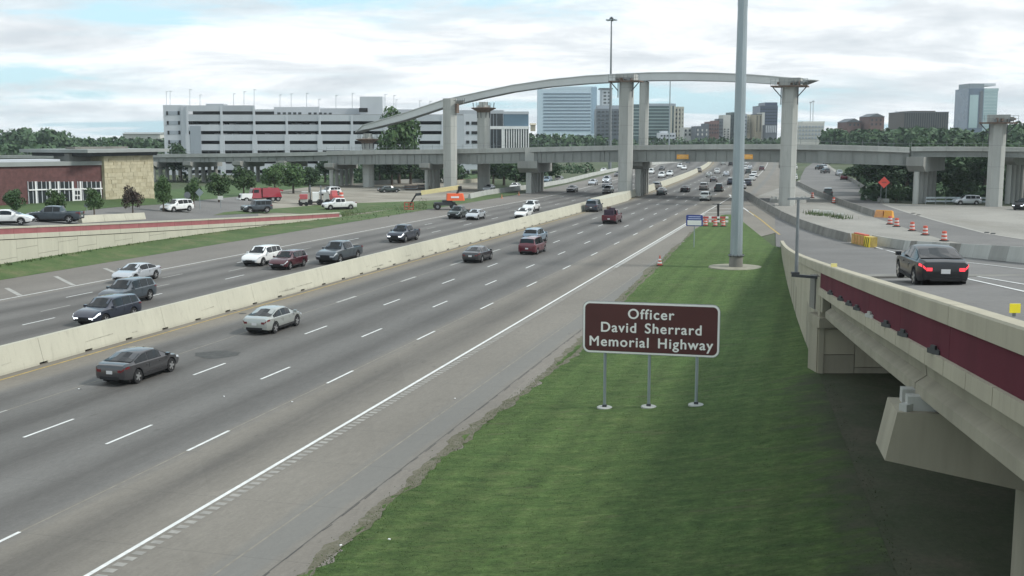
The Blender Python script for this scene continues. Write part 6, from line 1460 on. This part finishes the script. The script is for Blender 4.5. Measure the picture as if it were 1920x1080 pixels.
rcar('suv', 'silver', 1356, 309, 1, 'silver car just below the overpass girder left of the pole', 2)
rcar('suv', 'black', 1370, 311, 1, 'black car touching the left side of the tall pole', 2)
rcar('suv', 'navy', 1371, 346, 1, 'navy car peeping out left of the tall pole', 1)
rcar('suv', 'bsilver', 1391, 354, 1, 'silver car mostly hidden behind the tall pole', 1)
rcar('suv', 'navy', 1402, 348, 1, 'navy car right of the tall pole', 1)
rcar('van', 'white', 1410, 338, 1, 'white van in the queue right of the tall pole', 1, sc=(.9, .9, .85))
rcar('suv', 'white', 1414, 332, 1, 'white car beyond the white van in the exit queue', 1)
rcar('suv', 'green', 1403, 326, 1, 'dark grey green car in the queue right of the pole', 2)
rcar('suv', 'white', 1397, 319, 1, 'small white car half behind the tall pole', 2)
rcar('sedan', 'bsilver', 1406, 317, 1, 'small silver sedan in the far queue', 2)
rcar('suv', 'white', 1399, 308, 1, 'white car under the right amber sign', 2)
rcar('suv', 'maroon', 1428, 320, 1, 'small dark red car alone in the exit lane', 2)
rcar('sedan', 'navy', 1432, 301, 1, 'tiny dark car at the far right under the girder', 2)
rcar('suv', 'white', 1490, 318, 1, 'small white car to the right of the gore pier', 2)
rcar('suv', 'white', 1489, 338, 1, 'white car partly behind the gore pier', 2)
# towards the camera
rcar('suv', 'navy', 203, 602, 0, 'dark navy car with lit headlights close to the median barrier', beams=True, sc=(1.05, 1, .94))
rcar('suv', 'slate', 240, 567, 0, 'slate grey car behind the navy one near the left edge')
rcar('sedan', 'bsilver', 257, 526, 0, 'bright silver sedan farthest left of the group of three')
rcar('suv', 'white', 492, 495, 0, 'white car beside the maroon one', sc=(1.05, 1, 1))
rcar('suv', 'maroon', 541, 502, 0, 'maroon hatchback between the white car and slate pickup', sc=(.95, .98, .92))
rcar('pickup', 'slate', 637, 490, 0, 'large slate pickup with long bed beside the barrier', sc=(1.12, 1.05, 1.05))
rcar('pickup', 'navy', 757, 452, 0, 'dark navy pickup alone in the middle lane', sc=(.98, 1, 1), beams=True)
rcar('pickup', 'green', 860, 409, 0, 'dark green pickup left of the silver car', 0, sc=(.9, .95, .95))
rcar('sedan', 'bsilver', 892, 411, 0, 'silver sedan right of the dark green pickup')
rcar('sedan', 'white', 982, 408, 0, 'white sedan half hidden by the barrier')
rcar('suv', 'white', 996, 396, 0, 'white car beyond the half hidden sedan')
rcar('sedan', 'grey', 1073, 360, 0, 'dark sedan under the overpass in the left roadway', 1)
rcar('suv', 'tan', 1140, 363, 0, 'warm silver car beside the central pier', 1)
rcar('sedan', 'grey', 1138, 351, 0, 'grey car just beyond the warm silver one', 1)
rcar('suv', 'bsilver', 1138, 342, 0, 'silver car with bright headlights left of the central pier', 1, beams=True)
rcar('sedan', 'grey', 1159, 331, 0, 'small dark sedan touching the central pier', 2)
rcar('sedan', 'white', 1132, 323, 0, 'white sedan against the far wall left of the central pier', 2)
rcar('sedan', 'bsilver', 917, 358, 0, 'silver sedan at the foot of the round topped pier', 1)
rcar('sedan', 'white', 966, 355, 0, 'white sedan by the wall left of the wide capped bent', 1)
rcar('suv', 'blue', 1026, 343, 0, 'blue grey car parked by the wall right of the wide capped bent', 1)
rcar('sedan', 'tan', 1048, 340, 0, 'dark sedan at the wall beyond the blue grey car', 1)
for px, py, k, c, lb in ((1221, 309, 'suv', 'white', 'white car just right of the slim pier'), (1221, 326, 'suv', 'white', 'white car emerging from behind the slim pier'), (1241, 319, 'sedan', 'black', 'small black sedan amid the white cars'), (1241, 333, 'suv', 'white', 'white car beside the median left row'), (1256, 330, 'suv', 'white', 'white car nearest the far median barrier'), (1275, 315, 'suv', 'white', 'white car of the far pair by the median'), (1283, 318, 'sedan', 'white', 'white sedan hidden low beyond the median'), (1290, 306, 'suv', 'blue', 'blue grey car below the left amber sign')):
    rcar(k, c, px, py, 0, lb, 2)
for px, py, k_, c_, lb in ((1330, 332, 'sedan', 'silver', 'silver sedan midway between the far median and the pole'), (1345, 325, 'suv', 'white', 'white car in the middle far lane left of the pole'), (1338, 341, 'sedan', 'grey', 'grey sedan in the lane left of the navy car by the pole'), (1386, 300, 'van', 'white', 'tiny white van at the farthest visible lanes'), (1362, 330, 'sedan', 'bsilver', 'pale sedan one lane left of the tall pole')):
    rcar(k_, c_, px, py, 1, lb, 2)
for px, py, k_, c_, lb in ((1175, 345, 'suv', 'grey', 'dark car peeping behind the tall central pier'), (1112, 347, 'sedan', 'bsilver', 'pale sedan one lane left of the bright headlights car')):
    rcar(k_, c_, px, py, 0, lb, 2)
# left frontage
def fcar(kind, color, px, py, adeg, label, lod=0, group=None, **kw):
    p = hit(px, py); return car(kind, color, (p.x, p.y, p.z + .01), R(adeg), label, group, lod, **kw)
fcar('suv', 'white', 332, 397, 240, 'white car with dark grille driving on the left frontage road')
fcar('sedan', 'white', 14, 421, 10, 'white car cut by the left edge above the banded wall', sc=(1.05, 1, 1.05))
fcar('pickup', 'slate', 103, 417, 185, 'dark slate pickup above the banded wall at far left', sc=(1, 1, .95))
fcar('jeep', 'slate', 481, 399, 215, 'dark boxy off roader behind the banded wall')
fcar('pickup', 'white', 636, 393, 205, 'white pickup at the end of the banded wall', sc=(.95, 1, 1))
fcar('sedan', 'green', 729, 361, 30, 'dark sedan parked on the dirt yard')
fcar('suv', 'white', 619, 366, 230, 'white car behind the paving equipment', 1)
fcar('suv', 'green', 1552, 368, 75, 'dark car with white roof on the right frontage road', 1)
fcar('suv', 'red', 1582, 337, 75, 'red car on the right frontage road', 1); fcar('suv', 'bsilver', 1573, 329, 80, 'pale car just beyond the red car on the frontage', 2)
for px, py, c, lb in ((1536, 318, 'black', 'leftmost tiny dark car on the far frontage'), (1543, 317, 'bsilver', 'tiny silver car on the far frontage'), (1547, 325, 'grey', 'tiny grey car nearer on the far frontage'), (1550, 308, 'black', 'farthest tiny dark car on the frontage')): fcar('suv', c, px, py, 95, lb, 2)
fcar('pickup', 'black', 1922, 393, 222, 'black vehicle with a lit headlamp cut by the right edge', beams=True)
fcar('suv', 'bsilver', 1812, 384, 180, 'silver car parked behind the guard rail', 1)
pc = hit(1743, 530)
bc = car('sedan', 'black', (pc.x, pc.y, pc.z + .01), R(83), 'black sedan with glowing brake lights on the ramp', None, 0, (1.02, 1.08, 1.08), brake=True)
# cargo of the red pickup
c = Vector(tp.location); a = tp.rotation_euler.z
def off(fx, fy, z): return (c.x + fx * math.cos(a) - fy * math.sin(a), c.y + fx * math.sin(a) + fy * math.cos(a), c.z + z)
def cargo(name, label, cat, boxes, m):
    mb = MB()
    for (x, y, z, dx, dy, dz, r) in boxes: mb.box(off(x, y, z), (dx, dy, dz), a + r)
    o = mb.build(name, m, None, 0, Vector(off(boxes[0][0], boxes[0][1], .75))); tag(o, label, cat)
cargo('wrapped_bundle', 'dark wrapped bundle piled in the red pickup bed', 'bundle', [(-1.7, .1, 1.35, 1.2, 1.3, 1.1, .1), (-1.3, -.2, 1.95, .7, .8, .4, .3)], mat('dark_cover', (.05, .03, .05), .8, var=.2, scale=4))
cargo('crate', 'upright dark crate at the front of the red pickup bed', 'crate', [(-1.0, .3, 1.7, .35, .6, 1.2, .2)], rust)

# ---- red tow truck
p = hit(490, 378); t = thing('tow_truck', 'red tow truck with a pale cab front on the left frontage', 'truck', (p.x, p.y, p.z), R(212)); t.scale = (.85, .85, .8)
def tb(name, m, *boxes, par=None, taper=1.0):
    mb = MB()
    for (x, y, z, dx, dy, dz) in boxes: mb.box((x, y, z), (dx, dy, dz), taper=taper)
    return mb.local(name, m, par or t)
tb('chassis', dsteel, (0, 0, .75, 8.2, .9, .3)); mb = MB(); mb.prism([(2.0, -1.1), (4.3, -.95), (4.5, -.6), (4.5, .6), (4.3, .95), (2.0, 1.1)], .75, 1.85, top=[(2.0, -1.05), (4.1, -.85), (4.2, -.5), (4.2, .5), (4.1, .85), (2.0, 1.05)]); mb.local('hood', PAINT['white'], t, 30)
mb = MB(); mb.prism([(.3, -1.15), (2.3, -1.15), (2.3, 1.15), (.3, 1.15)], .8, 2.95, top=[(.4, -1.0), (1.8, -1.0), (1.8, 1.0), (.4, 1.0)]); mb.local('cab', PAINT['bright'], t)
mb = MB(); mb.add([(2.22, -.9, 2.0), (2.22, .9, 2.0), (1.93, .85, 2.75), (1.93, -.85, 2.75)], [(0, 1, 2, 3)]); mb.local('windshield', glass_d, t)
for s_ in (-1, 1): mb = MB(); mb.add([(.8, s_ * 1.11, 1.95), (1.9, s_ * 1.11, 1.95), (1.75, s_ * 1.06, 2.6), (.8, s_ * 1.06, 2.6)], [(0, 1, 2, 3)]); mb.local('side_window', glass_d, t)
mb = MB(); mb.prism([(-3.9, -1.2), (.1, -1.2), (.1, 1.2), (-3.9, 1.2)], .95, 2.9, top=[(-3.3, -1.15), (.0, -1.15), (.0, 1.15), (-3.3, 1.15)]); mb.local('service_body', PAINT['bright'], t)
tb('grille', blackr, (4.48, 0, 1.25, .08, 1.0, .7)); tb('bumper', white, (4.65, 0, .75, .2, 2.2, .35)); mb = MB(); mb.bar((-1.5, 0, 2.9), (-4.6, 0, 2.2), .3, .3); mb.local('tow_boom', PAINT['bright'], t)
for x in (3.4, -2.0, -3.1):
    for s_ in (-1, 1):
        mb = MB(); mb.tube((x, s_ * .8, .52), (x, s_ * 1.18, .52), .52, n=18); w_ = mb.local('wheel', blackr, t, 40); mb = MB(); mb.tube((x, s_ * 1.17, .52), (x, s_ * 1.21, .52), .28, n=12); o = mb.local('rim', chrome, w_)
# ---- orange boom lift
p = hit(835, 393); t = thing('boom_lift', 'orange boom lift with a cream telescopic boom folded to the left', 'boom lift', (p.x, p.y, p.z), R(8))
tb('chassis', dsteel, (-.1, 0, .95, 3.4, 1.6, .5))
for x in (-1.35, 1.35):
    for s_ in (-1, 1):
        mb = MB(); mb.tube((x, s_ * .85, .55), (x, s_ * 1.3, .55), .55, n=18); w_ = mb.local('wheel', blackr, t, 40); mb = MB(); mb.tube((x, s_ * 1.29, .55), (x, s_ * 1.33, .55), .25, n=10); mb.local('rim', gsteel, w_)
tb('turntable', dsteel, (.3, 0, 1.35, 1.6, 1.4, .35)); mb = MB(); mb.prism([(.2, -1.0), (2.9, -1.0), (3.1, -.6), (3.1, .6), (2.9, 1.0), (.2, 1.0)], 1.5, 2.6, top=[(.3, -.9), (2.7, -.9), (2.9, -.6), (2.9, .6), (2.7, .9), (.3, .9)]); mb.local('counterweight', mat('lift_orange', (.80, .13, .04), .5, var=.05), t, 30)
tb('side_marking', white, (1.5, -1.0, 2.05, 1.3, .03, .3))
creamy = mat('boom_cream', (.72, .63, .33), .5, var=.05)
mb = MB(); mb.bar((2.3, -.1, 3.6), (-3.9, -.1, 2.75), .5, .68); mb.local('boom', creamy, t); mb = MB(); mb.bar((-3.8, -.1, 2.56), (-4.8, -.1, 2.46), .32, .42); mb.local('boom_extension', dsteel, t)
mb = MB(); mb.bar((1.2, -.1, 1.6), (2.3, -.1, 3.2), .3, .3); mb.local('lift_arm', dsteel, t); tb('boom_pivot', blackr, (2.35, -.1, 3.4, .6, .6, .8))
mb = MB(); mb.bar((-4.7, -.1, 2.5), (-5.7, -.1, .9), .2, .24); mb.local('jib', blackr, t)
bk_ = tb('basket', mat('lift_red', (.45, .07, .05), .6, var=.1), (-5.9, -.1, .12, 1.5, 1.0, .12))
for x in (-6.6, -5.9, -5.2):
    for s_ in (-.6, .4): mb = MB(); mb.bar((x, s_, .1), (x, s_, 1.2), .07, .07); mb.local('basket_rail', MATS['lift_red'], t)
for z in (.6, 1.2):
    for s_ in (-.6, .4): mb = MB(); mb.bar((-6.6, s_, z), (-5.2, s_, z), .07, .07); mb.local('basket_rail', MATS['lift_red'], t)
# ---- paving equipment
p = hit(590, 384); t = thing('paver', 'grey and white paving machine with crane mast on the dirt', 'machine', (p.x, p.y, p.z), R(10))
tb('hopper', conc_l, (-1.6, 0, 1.5, 1.1, 2.0, 1.6)); tb('engine_cover', white, (0.2, 0, 1.4, 1.1, 2.0, 1.5)); tb('frame', dsteel, (0, 0, .6, 5.4, 1.6, .4)); tb('tank', conc_l, (2.0, 0, 1.35, 1.2, 1.8, 1.5), taper=.7)
for i, (x, z) in enumerate(((-.7, 2.9), (1.1, 2.8), (2.1, 2.6))): tb('mast', gsteel, (x, .2, z / 2 + .5, .22, .22, z))
for x in (-2.2, -.8, .8, 2.2): mb = MB(); mb.tube((x, -1.0, .5), (x, -.7, .5), .5, n=14); mb.local('wheel', blackr, t, 40)
p = hit(627, 382); t = thing('mini_loader', 'small red loader in front of the white car', 'machine', (p.x, p.y, p.z), R(-60))
tb('body', mat('loader_red', (.55, .10, .10), .5, var=.08), (0, 0, 1.0, 2.0, 1.3, 1.0)); tb('cab', mat('loader_pink', (.5, .12, .13), .5, var=.08), (-.2, 0, 1.9, 1.0, 1.1, .9), taper=.85); mb = MB(); mb.bar((.6, .5, 1.3), (1.9, .5, .4), .15, .2); mb.bar((.6, -.5, 1.3), (1.9, -.5, .4), .15, .2); mb.local('arms', dsteel, t); tb('bucket', dsteel, (2.1, 0, .4, .5, 1.6, .6))
for x in (-.7, .7):
    for s_ in (-1, 1): mb = MB(); mb.tube((x, s_ * .6, .42), (x, s_ * .85, .42), .42, n=14); mb.local('wheel', blackr, t, 40)
p = hit(570, 386); t = thing('light_trailer', 'red topped equipment cart at the left of the paving machine', 'cart', (p.x, p.y, p.z), R(5))
tb('box', MATS['loader_pink'], (0, 0, 1.55, 1.2, 1.2, .8)); tb('frame', conc_l, (0, 0, .85, 1.1, 1.1, .55))
for s_ in (-1, 1): mb = MB(); mb.tube((s_ * .45, -.7, .35), (s_ * .45, -.5, .35), .35, n=12); mb.local('wheel', blackr, t)
# stacks of steel on the yard
for i, (px, py, lb) in enumerate(((770, 357, 'rusty pile of steel beams on the yard behind the dark sedan'), (792, 356, 'darker pile of formwork next to the steel beams'))):
    p = hit(px, py); t = thing('material_stack', lb, 'stack', (p.x, p.y, p.z), R(10 + i * 20)); r = random.Random(i)
    for k in range(7): mb = MB(); mb.box((r.uniform(-.3, .3), r.uniform(-.5, .5), .15 + .16 * k), (r.uniform(2.2, 3.4), .35, .15), r.uniform(-.15, .15)); mb.local('beam', [rust, dsteel, gsteel][k % 3], t)
p = P(848, 350); q = P(1118, 350)
for (px0, px1, py, m_, lb) in ((856, 897, 345, mat('rail_red', (.30, .06, .04), .7, var=.1), 'low red and cream wall seen between the two tall piers'),):
    a, b = P(px0, py), P(px1, py - 3); t = thing('low_wall', lb, 'wall', tuple(a)); mb = MB(); mb.bar(a + Vector((0, 0, .5)), b + Vector((0, 0, .5)), .3, 1.0); mb.build('wall', cream_d, t); mb = MB(); mb.bar(a + Vector((0, -.2, .85)), b + Vector((0, -.2, .85)), .1, .35); mb.build('red_band', m_, t)

# ================================================================== AIR
mb = MB(); mb.box((0, 1620, 38), (4440, 3600, 79)); hz = mb.build('haze', bpy.data.materials.new('thin_haze')); hz['kind'] = 'stuff'; hz['label'] = 'thin pale haze softening the far skyline'
hm = hz.data.materials[0]; hm.use_nodes = True; hn = hm.node_tree; hn.nodes.clear(); ho = hn.nodes.new('ShaderNodeOutputMaterial'); hv = hn.nodes.new('ShaderNodeVolumePrincipled')
hv.inputs['Color'].default_value = (.80, .90, .97, 1); hv.inputs['Density'].default_value = .00014; hv.inputs['Anisotropy'].default_value = .2; hn.links.new(hv.outputs[0], ho.inputs['Volume'])
